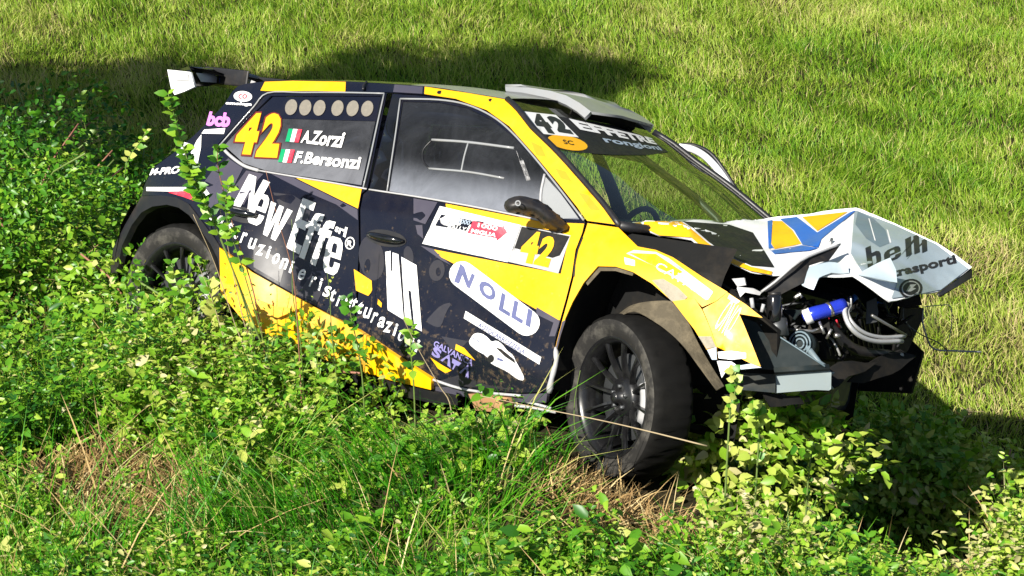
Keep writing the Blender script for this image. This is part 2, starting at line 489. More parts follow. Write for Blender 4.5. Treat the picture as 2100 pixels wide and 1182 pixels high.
def sheet(name, pts, faces, mat, parent, thick=0.004, sub=0, rough=0.0, rnd=0.0):
    """free-form panel from hand-placed points: subdivided, dented, given thickness"""
    bm = bmesh.new()
    vs = [bm.verts.new(tuple(p)) for p in pts]
    for f in faces:
        bm.faces.new([vs[i] for i in f])
    if sub:
        bmesh.ops.subdivide_edges(bm, edges=bm.edges[:], cuts=sub, use_grid_fill=True, smooth=rnd)
    bmesh.ops.triangulate(bm, faces=bm.faces[:])
    if rough:
        for v in bm.verts:
            d = mnoise.noise(v.co * 6.0) * rough + (0.5 - abs(mnoise.noise(v.co * 13.0 + Vector((3, 1, 2))))) * rough * 0.5
            v.co.z += d; v.co.y -= d * 0.6
    bm.verts.index_update()
    P = np.array([tuple(v.co) for v in bm.verts]); F = [tuple(v.index for v in f.verts) for f in bm.faces]
    bm.free()
    return shell(P, F, thick, name, mat, parent)
# ================================================================== the rally car
car = bpy.data.objects.new('rally_car', None)
COL.objects.link(car)
car.matrix_world = CAR_M
car.empty_display_size = 0.3
tag(car, 'crashed black and yellow rally car number 42 with crumpled bonnet, tilted on the bank', 'rally car')

def mirror_part(o, name=None, parent=None):
    me = o.data.copy()
    me.transform(Matrix.Diagonal((1, -1, 1, 1)))
    me.flip_normals()
    return link(name or o.name.split('.')[0], me, parent if parent is not None else o.parent)

# ---- body side: roof rail, pillars and rear quarter in one pressing
RAIL = [(1036, 203), (960, 190), (870, 177), (710, 167), (600, 165), (545, 167), (505, 172)]
REAR = [(488, 177), (476, 189), (459, 215), (430, 247), (398, 278), (361, 310), (315, 344), (298, 376), (290, 402)]
ARCH_R_OUT = [(330, 401), (361, 405), (386, 418), (412, 452), (440, 489)]
RD_REAR = [(440, 489), (424, 440), (437, 380), (445, 330), (446, 297), (483, 256), (547, 187)]
DOORTOP = [(795, 189), (803, 189), (870, 193), (935, 203), (998, 226), (1044, 259), (1094, 315), (1144, 375), (1182, 423), (1204, 453)]
body = patch('body_side', A_OUT + RAIL[1:] + REAR + ARCH_R_OUT[:-1] + RD_REAR + DOORTOP, NAVY, car, thick=0.006, g=16)
# livery on it
patch('livery_stripe', [(1264, 461), (1203, 384), (1160, 335), (1131, 304), (1088, 263), (1057, 223), (1035, 204), (960, 191), (871, 178), (870, 193), (935, 203), (998, 226), (1044, 259), (1094, 315), (1144, 375), (1182, 423), (1204, 453)], YEL, body, off=0.0015, g=16)
patch('livery_stripe', [(709, 168), (600, 166), (543, 168), (534, 186), (547, 187), (650, 187), (708, 188)], YEL, body, off=0.0015, g=16)
patch('livery_stripe', [(867, 178), (809, 173.5), (806, 189), (866, 192.5)], CHAR, body, off=0.0015, g=16)
for q in ([(1088, 290), (1110, 300), (1120, 322), (1100, 318)], [(1138, 345), (1160, 352), (1172, 372), (1150, 366)], [(1186, 395), (1205, 400), (1232, 432), (1210, 430)]):
    patch('livery_stripe', q, YELO, body, off=0.0025, g=16)
patch('livery_stripe', [(420, 372), (446, 335), (447, 380), (436, 430), (400, 400)], CHAR, body, off=0.0015, g=16)
patch('sticker', ell(498, 198, 19, 11, 4), WHT, body, off=0.002, g=14)
text('co', [(489, 193), (507, 193), (506, 203), (488, 203)], RED, body, off=0.0035, bold=0.02)
text('omologa', [(464, 208), (518, 211), (515, 219), (461, 216)], WHT, body, off=0.0035, bold=0.05)
text('bcb', [(430, 229), (475, 232), (470, 262), (422, 258)], PINK, body, off=0.003, bold=0.05)
patch('sticker', [(419, 266), (462, 263), (459, 275), (413, 274)], WHT, body, off=0.002)
patch('sticker', [(378, 292), (390, 295), (377, 319), (361, 321)], WHT, body, off=0.002)
patch('sticker', [(403, 289), (413, 276), (412, 303), (405, 338), (389, 318)], WHT, body, off=0.002)
text('M-PRO', [(312, 346), (372, 340), (366, 356), (306, 360)], WHT, body, off=0.003, bold=0.05)
patch('sticker', [(345, 395), (388, 390), (397, 412), (376, 404)], RED, body, off=0.002)
patch('sticker', [(300, 384), (380, 384), (392, 392), (345, 393), (300, 392)], WHT, body, off=0.002)
patch('sticker', [(408, 382), (420, 384), (431, 400), (423, 402)], WHT, body, off=0.002)

# ---- rear wheel arch trim and liner
ARCH_R_IN = [(240, 560), (250, 505), (270, 462), (290, 436), (312, 424), (342, 420), (366, 426), (388, 442), (410, 470), (432, 502), (446, 530), (452, 560)]
trim = patch('wheel_arch_trim', [(290, 403)] + ARCH_R_OUT + [(456, 515), (466, 560)] + ARCH_R_IN[::-1] + [(226, 560), (232, 509), (257, 460)], BLK, car, off=0.006, thick=0.03, g=16)
def liner(name, edge, mat, depth=0.30, off=-0.01):
    P = side(densify(edge + edge[::-1][1:-1], 14)[:0] or spline([(*p, 0) for p in edge], 4) and np.array(spline([(*p, 0) for p in edge], 4))[:, :2], off)
    Q = P.copy(); Q[:, 1] += depth
    n = len(P)
    return mesh_np(name, np.vstack([P, Q]), [(i, i + 1, n + i + 1, n + i) for i in range(n - 1)], mat, car)
liner('wheel_arch_liner', ARCH_R_IN, VOID)

# ---- rear door
RD = [(549, 190), (793, 192), (753, 388), (741, 397), (735, 430), (736, 509), (731, 600), (726, 660), (733, 674), (631, 619), (516, 553), (449, 503), (441, 486), (427, 440), (440, 380), (448, 330), (449, 298), (486, 258)]
RWIN = [(556, 197), (783, 197), (742, 381), (690, 373), (600, 360), (545, 352), (500, 337), (470, 313), (457, 299), (490, 262)]
rdoor = patch('rear_door', RD, NAVY, car, holes=[RWIN], thick=0.006, g=16)
rglass = patch('window', [(560, 199), (781, 199), (741, 380), (600, 359), (545, 350), (500, 335), (460, 299), (492, 263)], GLASS_R, rdoor, off=-0.006, g=16)
def trimline(name, px, wid, mat, parent, off=0.006):
    L = np.array(spline([(*p, 0) for p in px], 4))[:, :2]
    P = side(L, off)
    V, F = tube_mesh(P, wid, 6)
    return mesh_np(name, V, F, mat, parent)
trimline('window_trim', [(452, 297), (486, 258), (520, 220), (549, 191), (620, 190), (700, 190), (788, 192)], 0.004, GREYP, rdoor)
trimline('window_trim', [(788, 192), (775, 250), (760, 320), (745, 385)], 0.004, GREYP, rdoor)
trimline('window_trim', [(452, 298), (470, 318), (500, 340), (530, 350)], 0.008, PALEG, rdoor)
trimline('window_trim', [(530, 350), (600, 362), (680, 375), (752, 388)], 0.004, PALEG, rdoor)
patch('window_film', [(560, 199), (781, 199), (771, 249), (560, 243), (505, 262), (492, 263)], NAVY, rdoor, off=-0.003, g=14)
for (x, y) in ((597, 220), (626, 221), (655, 221.5), (692, 222), (723, 222.5), (753, 223)):
    patch('vent_hole', ell(x, y, 12, 16.5, 18), BEIGE, rdoor, off=0.001, g=12)
text('4', [(496, 229), (543, 229), (522, 322), (470, 319)], DRED, rdoor, off=-0.001, bold=0.085, name='race_number')
text('2', [(544, 230), (586, 230), (572, 327), (520, 325)], DRED, rdoor, off=-0.001, bold=0.085, name='race_number')
text('4', [(499, 233), (541, 232), (520, 318), (474, 315)], YEL, rdoor, off=0.001, bold=0.06, name='race_number')
text('2', [(547, 233), (583, 232), (568, 324), (523, 322)], YEL, rdoor, off=0.001, bold=0.06, name='race_number')
for (x, y, s) in ((592, 264, 1), (577, 306, 1)):
    for k, m in ((0, GRN), (1, WHT), (2, RED)):
        dx = k * 9.3
        patch('flag_band', [(x + dx, y + k * .6), (x + dx + 8.8, y + k * .6 + .5), (x + dx + 1.5, y + 27 + k * .6), (x + dx - 7, y + 26.5 + k * .6)], m, rdoor, off=0.0, g=14)
text('A.Zorzi', [(624, 268), (710, 270), (700, 304), (616, 293)], WHT, rdoor, off=0.001, bold=0.03, name='crew_name')
text('F.Bersonzi', [(610, 310), (742, 321), (736, 348), (602, 334)], WHT, rdoor, off=0.001, bold=0.03, name='crew_name')
patch('livery_stripe', [(602, 363), (742, 385), (740, 396), (734, 428)], YEL, rdoor, off=0.0015)
patch('livery_stripe', [(556, 357), (600, 364), (733, 430), (734, 452), (690, 420), (620, 390)], CHAR, rdoor, off=0.0015)
patch('livery_stripe', [(445, 345), (468, 325), (498, 345), (478, 385), (452, 425), (432, 425)], CHAR, rdoor, off=0.0015)
patch('livery_stripe', [(505, 350), (540, 357), (528, 370), (500, 420), (458, 415)], CHAR, rdoor, off=0.0015)
patch('livery_stripe', [(560, 395), (600, 400), (640, 425), (625, 470), (590, 460)], SMOKE, rdoor, off=0.0014)
patch('livery_stripe', [(520, 500), (585, 540), (575, 580), (520, 548)], SMOKE, rdoor, off=0.0014)
patch('livery_stripe', [(640, 560), (660, 600), (650, 622), (610, 604)], SMOKE, rdoor, off=0.0014)
GL = {  # block letters in a unit square
 'N': ([(0, 0), (0, 1), (.32, 1), (.66, .42), (.66, 1), (1, 1), (1, 0), (.68, 0), (.34, .58), (.34, 0)], None),
 'E': ([(0, 0), (0, 1), (.95, 1), (.95, .84), (.40, .84), (.40, .60), (.85, .60), (.85, .44), (.40, .44), (.40, .16), (.95, .16), (.95, 0)], None),
 'f': ([(.25, 0), (.25, .62), (.05, .62), (.05, .78), (.25, .78), (.25, .85), (.35, .97), (.55, 1), (.95, 1), (.95, .84), (.72, .84), (.64, .80), (.64, .78), (.92, .78), (.92, .62), (.64, .62), (.64, 0)], None),
 'w': ([(0, 1), (.24, 1), (.30, .36), (.40, 1), (.60, 1), (.70, .36), (.76, 1), (1, 1), (.85, 0), (.60, 0), (.50, .62), (.40, 0), (.15, 0)], None),
 'e': ([(.36, .44), (1, .44), (1, .72), (.93, .90), (.75, 1), (.25, 1), (.07, .90), (0, .72), (0, .28), (.07, .10), (.25, 0), (.75, 0), (.93, .10), (1, .25), (1, .34), (.66, .34), (.66, .24), (.60, .17), (.42, .17), (.36, .24)], [(.36, .57), (.66, .57), (.66, .76), (.60, .83), (.42, .83), (.36, .76)]),
 'b': ([(0, 0), (0, 1), (.36, 1), (.36, .68), (.70, .68), (.92, .60), (1, .48), (1, .20), (.92, .08), (.70, 0)], [(.36, .16), (.58, .16), (.64, .21), (.64, .47), (.58, .52), (.36, .52)]),
 'l': ([(0, 0), (0, 1), (1, 1), (1, 0)], None),
 'i': ([(0, 0), (0, .72), (1, .72), (1, 0)], None)}
def glyph(ch, quad, mat, parent, **kw):
    o, h = GL[ch]
    H = homog(quad)
    f = lambda L: [tuple(p) for p in H(np.array(L, float))]
    patch('lettering', f(o), mat, parent, holes=[f(h)] if h else [], **kw)
for ch, q in (('N', [(511, 357), (554, 374), (521, 432), (477, 421)]), ('e', [(527, 394), (556, 404), (534, 466), (503, 454)]), ('w', [(556, 413), (600, 433), (570, 497), (534, 478)]),
              ('E', [(621, 406), (649, 417), (615, 523), (587, 508)]), ('f', [(638, 434), (667, 441), (635, 538), (606, 524)]), ('f', [(661, 449), (690, 456), (658, 553), (629, 536)]), ('e', [(674, 482), (706, 492), (692, 568), (659, 556)])):
    glyph(ch, q, WHT, rdoor, off=0.003, g=10)
text('srl', [(690, 460), (713, 467), (708, 488), (686, 474)], WHT, rdoor, off=0.003, bold=0.03)
patch('lettering', ell(717.5, 499, 10, 13, 8), WHT, rdoor, holes=[ell(717.5, 499, 8, 10.5, 8)], off=0.003, g=14)
text('R', [(713, 493), (724, 494), (721, 506), (711, 505)], WHT, rdoor, off=0.003, bold=0.03)
# small slogan, letter by letter along the slanted line
SLOG = [('C', 436, 440), ('o', 451, 452), ('s', 470, 467), ('t', 485, 478), ('r', 500, 487), ('u', 517, 499), ('z', 534, 512), ('i', 551, 518), ('o', 566, 530), ('n', 583, 540), ('i', 598, 548),
        ('e', 619, 562), ('r', 642, 577), ('i', 657, 584), ('s', 671, 597), ('t', 683, 606), ('r', 697, 617), ('u', 713, 622)]
SLOG2 = [('t', 727, 624), ('t', 739, 632), ('u', 753, 641), ('r', 768, 651), ('a', 783, 660), ('z', 796, 670), ('i', 811, 677), ('o', 824, 688), ('n', 841, 700), ('i', 856, 710)]
def slog(ch, x, y, parent):
    w_ = {'i': 2.5, 't': 5, 'r': 5}.get(ch, 7)
    h_ = 15 if ch in 'it' else 12
    t0 = y - (h_ - 12) - 11
    text(ch, [(x - w_ + 4, t0), (x + w_ + 4, t0 + 2.5), (x + w_ - 4, y + 13), (x - w_ - 4, y + 10.5)], WHT, parent, off=0.003, bold=0.02, cuts=2)
for c in SLOG: slog(*c, rdoor)

def handle(px, parent):
    P = side(np.array(px), 0.0)
    c = P.mean(0)
    d = (P[1] - P[0]); L = np.linalg.norm(d); d /= L
    pts = [P[0] + d * L * t + np.array([0, -0.028 * math.sin(math.pi * min(1, max(0, t))) ** 0.5, 0]) for t in np.linspace(0, 1, 9)]
    V, F = tube_mesh(pts, [0.008, 0.013, 0.015, 0.016, 0.016, 0.016, 0.015, 0.013, 0.008], 8)
    return mesh_np('door_handle', V, F, BLKG, parent)
patch('handle_cup', ell(497, 441, 36, 16, 12), BLK, rdoor, off=0.0022)
handle([(470, 431), (528, 443)], rdoor)

# ---- front door
FD = [(805, 193), (870, 197), (934, 207), (995, 230), (1040, 263), (1090, 319), (1140, 379), (1178, 426), (1200, 457), (1195, 477), (1181, 513), (1173, 568), (1161, 615), (1149, 658), (1138, 700), (1131, 760), (1122, 804), (1060, 806), (960, 796), (885, 773), (800, 719), (736, 675), (730, 660), (735, 600), (740, 509), (739, 430), (745, 399), (757, 389)]
FWIN = [(826, 208), (900, 210), (957, 221), (1010, 247), (1055, 284), (1100, 332), (1142, 386), (1188, 450), (1103, 447), (950, 418), (797, 392)]
fdoor = patch('front_door', FD, NAVY, car, holes=[FWIN], thick=0.006, g=16)
patch('window', [(824, 206), (901, 208), (959, 219), (1013, 245), (1057, 282), (1102, 330), (1144, 384), (1191, 452), (1103, 449), (950, 420), (795, 394)], GLASS_D, fdoor, off=-0.006, g=16)
trimline('window_trim', [(821, 203), (900, 205), (957, 215), (1008, 238), (1048, 270), (1095, 322), (1145, 384), (1197, 452)], 0.0045, GREYP, fdoor)
trimline('window_trim', [(821, 203), (812, 270), (803, 330), (794, 392)], 0.004, GREYP, fdoor)
trimline('window_trim', [(757, 389), (850, 403), (960, 422), (1060, 442), (1105, 452)], 0.004, PALEG, fdoor)
patch('door_pillar_cover', [(806, 194), (820, 203), (791, 392), (759, 388)], BLKG, fdoor, off=0.0015)
patch('door_pillar_cover', [(791, 194), (788, 196), (750, 386), (743, 384), (782, 198)], BLKG, rdoor, off=0.0015)
# sliding hatch in the pane
def bead(px, r, mat):
    P = side(np.array(spline([(*p, 0) for p in px], 5))[:, :2], -0.004)
    V, F = tube_mesh(P, r, 6)
    return mesh_np('sliding_hatch_rail', V, F, mat, fdoor)
bead([(886, 287), (960, 292), (1054, 304)], 0.006, GREYP)  # grey puts the highlights along the hatch edges into the rails
bead([(880, 346), (960, 353), (1034, 366)], 0.005, GREYP)
bead([(886, 287), (868, 308), (868, 330), (880, 346)], 0.004, BLK)
bead([(960, 294), (952, 322), (946, 352)], 0.004, GREYP)
text('finestra', [(1058, 309), (1066, 308), (1088, 370), (1080, 372)], PALEG, fdoor, off=-0.002)
patch('quarter_pane', [(1116, 360), (1150, 398), (1186, 447), (1150, 449), (1112, 444), (1108, 400)], GREYP, fdoor, off=-0.004)
trimline('window_trim', [(1117, 358), (1109, 400), (1110, 446)], 0.006, PALEG, fdoor, -0.002)
# yellow fields and greys of the livery
patch('colour_field', [(1060, 444), (1105, 455), (1198, 459), (1194, 477), (1180, 513), (1172, 568), (1160, 615), (1148, 657), (1130, 652), (1060, 612), (960, 556), (905, 528), (890, 512), (1150, 562), (1168, 484)], YEL, fdoor, off=0.0015)
patch('colour_field', [(914, 418), (1000, 434), (1104, 454), (1165, 478), (1060, 462), (915, 428)], YEL, fdoor, off=0.0016)
patch('livery_stripe', [(848, 407), (897, 415), (872, 460), (848, 452)], CHAR, fdoor, off=0.0015)
patch('livery_stripe', [(852, 462), (866, 462), (868, 490), (856, 480)], CHAR, fdoor, off=0.0015)
patch('livery_stripe', [(862, 504), (890, 511), (912, 532), (925, 544), (905, 534)], CHAR, fdoor, off=0.0015)
patch('livery_stripe', [(1100, 630), (1148, 658), (1138, 690), (1126, 690), (1135, 662), (1100, 645)], CHAR, fdoor, off=0.0018)
patch('livery_stripe', ell(762, 530, 26, 46, -8), SMOKE, fdoor, off=0.0014)
patch('livery_stripe', ell(838, 525, 10, 20, -8), SMOKE, fdoor, off=0.0014)
patch('livery_stripe', ell(753, 546, 6, 15, 8), NAVY, fdoor, off=0.0022)
patch('livery_stripe', ell(896, 555, 16, 22, 10), SMOKE, fdoor, off=0.0014, holes=[ell(899, 558, 5, 9, 0)])
patch('livery_stripe', smooth_loop([(872, 660), (885, 645), (905, 625), (928, 620), (915, 640), (905, 670), (895, 672)], 1), SMOKE, fdoor, off=0.0014)
patch('livery_stripe', [(905, 690), (960, 700), (945, 715), (925, 715)], SMOKE, fdoor, off=0.0014)
patch('livery_stripe', [(870, 790), (940, 770), (1000, 790), (1060, 800), (950, 793)], SMOKE, fdoor, off=0.0014)
patch('lettering', [(790, 517), (801, 515), (801, 555), (804, 557), (805, 518), (817, 522), (828, 656), (795, 636)], WHT, fdoor, off=0.003)
patch('lettering', [(823, 527), (854, 544), (865, 680), (850, 672), (843, 598), (837, 595), (845, 668), (831, 660)], WHT, fdoor, off=0.003)
patch('lettering', [(725.5, 552), (762, 576), (763, 595), (760, 601), (755, 607), (730, 596)], YEL, fdoor, off=0.003)
patch('lettering', [(775, 613), (783, 622), (782, 631), (774, 624)], YEL, fdoor, off=0.003)
for c in SLOG2: slog(*c, fdoor)
# rally plate
patch('rally_plate', [(902, 423), (1068, 462), (1041, 538), (866, 500)], WHT, fdoor, off=0.003)
patch('rally_plate', [(1069, 463), (1170, 483), (1145, 561), (1042, 537)], PALEG, fdoor, off=0.003)
patch('rally_plate', [(1070, 465), (1168, 485), (1148, 524), (1133, 529), (1055, 509)], CARB, fdoor, off=0.0045)
patch('sticker', [(905, 440), (966, 452), (956, 474), (892, 463)], NAVY, fdoor, off=0.0045)
patch('sticker', ell(913, 454, 10, 8, 5), PALEG, fdoor, off=0.006)
text('RALLY', [(921, 461), (958, 467), (954, 474), (917, 468)], WHT, fdoor, off=0.006, bold=0.02)
text('1000', [(943, 449), (966, 453), (962, 462), (939, 458)], LBLUE, fdoor, off=0.006, bold=0.02)
patch('sticker', [(970, 454), (1031, 466), (1033, 462), (1040, 477), (1018, 495), (1018, 489), (958, 478)], RED, fdoor, off=0.0045)
text('1000', [(981, 457), (1022, 465), (1019, 474), (979, 466)], WHT, fdoor, off=0.006, bold=0.03)
text('MIGLIA', [(968, 469), (1019, 479), (1016, 487), (965, 477)], WHT, fdoor, off=0.006, bold=0.03)
for a, b in (((885, 487), (894, 489)), ((905, 490), (926, 500)), ((932, 496), (950, 502)), ((958, 503), (975, 512)), ((985, 506), (1020, 520))):
    patch('plate_print', [(a[0], a[1]), (b[0], a[1] + (b[0] - a[0]) * .2), (b[0] - 2, b[1]), (a[0] - 2, a[1] + 4)], PALEG, fdoor, off=0.0045)
text('4', [(1081, 473), (1112, 477), (1096, 543), (1060, 536)], YEL, fdoor, off=0.006, bold=0.06, name='race_number')
text('2', [(1115, 484), (1144, 486), (1124, 549), (1093, 542)], YEL, fdoor, off=0.006, bold=0.06, name='race_number')
# sponsor stickers
def rbar(p, q, r, n=10):
    p = np.array(p, float); q = np.array(q, float); a = math.atan2(*(q - p)[::-1])
    o = []
    for t in np.linspace(a + math.pi / 2, a + 1.5 * math.pi, n): o.append((p[0] + r * math.cos(t), p[1] + r * math.sin(t)))
    for t in np.linspace(a - math.pi / 2, a + math.pi / 2, n): o.append((q[0] + r * math.cos(t), q[1] + r * math.sin(t)))
    return o
patch('sponsor_plate', rbar((948, 563), (1080, 662), 27), WHT, fdoor, off=0.003)
text('N', [(944, 541), (974, 565), (963, 592), (931, 578)], SLATE, fdoor, off=0.0045, bold=0.05)
text('O', [(986, 569), (1018, 592), (1014, 622), (979, 602)], SLATE, fdoor, off=0.0045, bold=0.05)
text('L', [(1029, 600), (1051, 613), (1045, 650), (1022, 636)], SLATE, fdoor, off=0.0045, bold=0.04)
text('L', [(1055, 615), (1077, 628), (1071, 665), (1048, 651)], SLATE, fdoor, off=0.0045, bold=0.04)
text('I', [(1083, 632), (1092, 638), (1087, 672), (1077, 667)], SLATE, fdoor, off=0.0045, bold=0.02)
patch('sponsor_plate', [(955, 638), (1110, 733), (1106, 748), (951, 653)], WHT, fdoor, off=0.003)
text('AUTOCARROZZERIA', [(983, 661), (1078, 719), (1074, 728), (979, 670)], SLATE, fdoor, off=0.0045, bold=0.02, cuts=8)
stk = patch('sponsor_plate', smooth_loop([(967, 690), (975, 683), (988, 684), (1000, 692), (1008, 702), (1018, 698), (1030, 706), (1040, 720), (1052, 728), (1058, 742), (1072, 766), (1076, 782), (1060, 778), (1040, 762), (1018, 752), (1004, 744), (998, 730), (975, 718), (960, 704)], 1), WHT, fdoor, off=0.003)
patch('sticker', ell(1006, 736, 6.5, 8.5, 20), BLK, fdoor, off=0.0045)
patch('sticker', [(1015, 712), (1028, 716), (1054, 737), (1057, 746), (1036, 732)], CARB, fdoor, off=0.0045)
text('RALLY', [(971, 691), (1000, 706), (998, 712), (969, 698)], SLATE, fdoor, off=0.0045)
patch('sticker', [(1020, 733), (1032, 738), (1030, 742), (1019, 738)], SLATE, fdoor, off=0.0045)
text('GALVANICA', [(892, 698), (972, 740), (968, 752), (888, 710)], LILAC, fdoor, off=0.003, bold=0.03)
text('S', [(890, 709), (907, 720), (901, 737), (884, 729)], LILAC, fdoor, off=0.003, bold=0.05)
text('A', [(918, 726), (925, 729), (924, 755), (903, 739)], LILAC, fdoor, off=0.003, bold=0.05)
text('T', [(928, 735), (946, 745), (932, 760), (925, 756)], LILAC, fdoor, off=0.003, bold=0.05)
text('A', [(957, 748), (963, 750), (961, 778), (941, 764)], LILAC, fdoor, off=0.003, bold=0.05)
patch('sticker', [(935, 706), (952, 714), (975, 740), (933, 717)], YEL, fdoor, off=0.003)
patch('sticker', [(882, 733), (905, 748), (926, 760), (914, 766), (898, 756)], YEL, fdoor, off=0.003)
patch('handle_cup', ell(792, 489, 42, 17, 10), BLK, fdoor, off=0.0022)
handle([(755, 481), (830, 496)], fdoor)

# ---- side skirt, lit sill underside, door edge damage
skirt = patch('side_skirt', [(450, 508), (516, 558), (631, 623), (735, 678), (800, 723), (884, 777), (884, 800), (800, 780), (700, 750), (600, 715), (500, 660), (452, 600)], YELM, car, off=0.02, thick=0.02)
patch('side_skirt_lip', [(500, 662), (600, 717), (700, 752), (800, 782), (884, 802), (940, 815), (938, 832), (880, 826), (790, 806), (690, 778), (590, 745), (495, 690)], BLK, skirt, off=0.0, thick=0.02)
patch('aero_fin', [(516, 610), (560, 628), (612, 634), (570, 652), (530, 642)], YEL, skirt, off=0.045, thick=0.02)
sill = patch('sill_panel', [(887, 778), (960, 799), (1060, 809), (1122, 807), (1120, 826), (1000, 824), (886, 800)], CHAR, car, off=-0.01, thick=0.02)
trimline('scraped_sill_edge', [(885, 778), (940, 796), (1000, 806), (1068, 812)], 0.006, PALEG, sill, 0.004)
underside = patch('lit_sill_underside', [(960, 808), (1042, 816), (1046, 840), (1020, 846), (975, 842)], TAN, car, off=0.012, thick=0.02)  # underside of the sill, its lit look painted in tan
for pts in ([(1040, 820), (1080, 824), (1130, 838)], [(1045, 832), (1090, 836), (1140, 846)]):
    tube('bent_sill_strip', side(np.array(pts), -0.02), 0.006, PALEG, sill, n=3)
tube('torn_door_edge', side(np.array([(1139, 712), (1141, 740), (1132, 775), (1126, 806)]), 0.015), [0.004, 0.010, 0.012, 0.009, 0.01, 0.012, 0.01, 0.012, 0.014, 0.01], PALEG, fdoor, n=3)

# ---- door mirror
MP = [(1032, 425, -1.02), (1037, 410, -1.02), (1060, 401, -1.0), (1085, 404, -0.97), (1110, 415, -0.94), (1135, 432, -0.90), (1158, 455, -0.86), (1172, 470, -0.80),
      (1160, 482, -0.80), (1135, 478, -0.84), (1112, 462, -0.90), (1100, 448, -0.93), (1070, 440, -0.98), (1042, 437, -1.02)]
def mirror(parent):
    # outer skin facing the lens, swollen toward it, and a back shell
    loop = smooth_loop([(a, b) for a, b, c in MP], 1)
    uv, F = triangulate([loop], 9)
    src = np.array([(a, b) for a, b, c in MP]); yy = np.array([c for a, b, c in MP])
    L = np.array(densify(loop, 9))
    P = []
    for u, v in uv:
        d2 = (src[:, 0] - u) ** 2 + (src[:, 1] - v) ** 2 + 30
        y = (yy / d2).sum() / (1 / d2).sum()
        e = np.min(np.hypot(L[:, 0] - u, L[:, 1] - v))
        P.append(at(u, v, y=y - 0.045 * min(1, e / 14) ** 0.6))
    return shell(np.array(P), F, 0.06, 'door_mirror', BLK, parent)
mir = mirror(car)
def onplane_y(y):
    def f(uv, off=0.0):
        return np.array([at(u, v, y=y - off) for u, v in uv])
    return f
patch('mirror_badge', ell(1062, 417, 6, 6), GREYP, mir, surf=onplane_y(-1.052), holes=[ell(1062, 417, 3.5, 3.5)], g=8)

# ---- front fender and what is left of the bumper corner
FEND = [(1268, 467), (1308, 506), (1345, 513), (1380, 528), (1440, 568), (1492, 599), (1468, 618), (1440, 630), (1423, 612), (1377, 617), (1337, 582), (1298, 558), (1263, 547), (1226, 546), (1197, 580), (1174, 620), (1159, 654), (1148, 690), (1141, 722), (1137, 722), (1142, 700), (1153, 658), (1165, 615), (1177, 568), (1185, 513), (1199, 477), (1205, 458)]
fend = patch('front_fender', FEND, YEL, car, thick=0.006, g=13)
patch('livery_stripe', [(1149, 690), (1160, 656), (1153, 660), (1142, 702), (1138, 722), (1141, 722)], CHAR, fend, off=0.0015)
patch('scuffed_print', [(1284, 520), (1300, 513), (1345, 517), (1372, 530), (1462, 598), (1448, 616), (1400, 580), (1340, 545)], LBLUE, fend, off=0.0018)
patch('scuffed_print', [(1290, 519), (1345, 521), (1400, 558), (1384, 566), (1330, 540)], YELM, fend, off=0.003)
text('CATANI', [(1352, 537), (1462, 600), (1452, 615), (1342, 550)], WHT, fend, off=0.0042, bold=0.0)
patch('scuffed_print', [(1280, 528), (1302, 534), (1302, 546), (1282, 542)], WHT, fend, off=0.0018)
patch('torn_edge', [(1337, 575), (1360, 572), (1390, 590), (1410, 610), (1395, 622), (1377, 618)], SCUF, fend, off=0.004)
patch('crack', [(1196, 487), (1186, 512), (1180, 540), (1178, 568), (1175, 566), (1178, 538), (1184, 511), (1193, 487)], BLK, fend, off=0.003, g=8)
patch('arch_edge', [(1224, 546), (1264, 547), (1300, 559), (1297, 566), (1262, 556), (1232, 556), (1205, 586), (1200, 578)], MUD, fend, off=-0.012)
BUMP = [(1492, 600), (1530, 625), (1564, 652), (1516, 644), (1528, 672), (1545, 714), (1560, 752), (1536, 744), (1471, 712), (1455, 668), (1441, 634), (1470, 618)]
bump = patch('bumper_corner', BUMP, YEL, car, off=0.006, thick=0.006, g=12)
text('ONO', [(1500, 612), (1524, 634), (1490, 692), (1462, 672)], LBLUE, bump, off=0.010, bold=0.0)
patch('scuffed_print', [(1496, 604), (1518, 618), (1510, 624), (1492, 612)], LBLUE, bump, off=0.010)
strip = patch('arch_flare_strip', [(1379, 618), (1424, 612), (1440, 636), (1454, 668), (1470, 712), (1470, 738), (1449, 717), (1424, 676)], YEL, car, off=0.012, thick=0.008, g=12)
patch('torn_edge', [(1432, 690), (1458, 690), (1468, 712), (1449, 716)], SCUF, strip, off=0.016)
patch('torn_edge', [(1450, 718), (1469, 712), (1470, 738), (1460, 738)], LBLUE, strip, off=0.016)
patch('torn_bumper_strip', [(1472, 722), (1500, 720), (1530, 724), (1530, 735), (1500, 738), (1474, 735)], WHT, car, off=0.01, thick=0.01)
patch('torn_bumper_strip', [(1470, 740), (1500, 742), (1515, 752), (1490, 760), (1480, 775)], WHT, car, off=0.0, thick=0.01)
patch('torn_bumper_strip', [(1505, 752), (1540, 746), (1562, 754), (1520, 758)], LBLUE, car, off=0.0, thick=0.01)
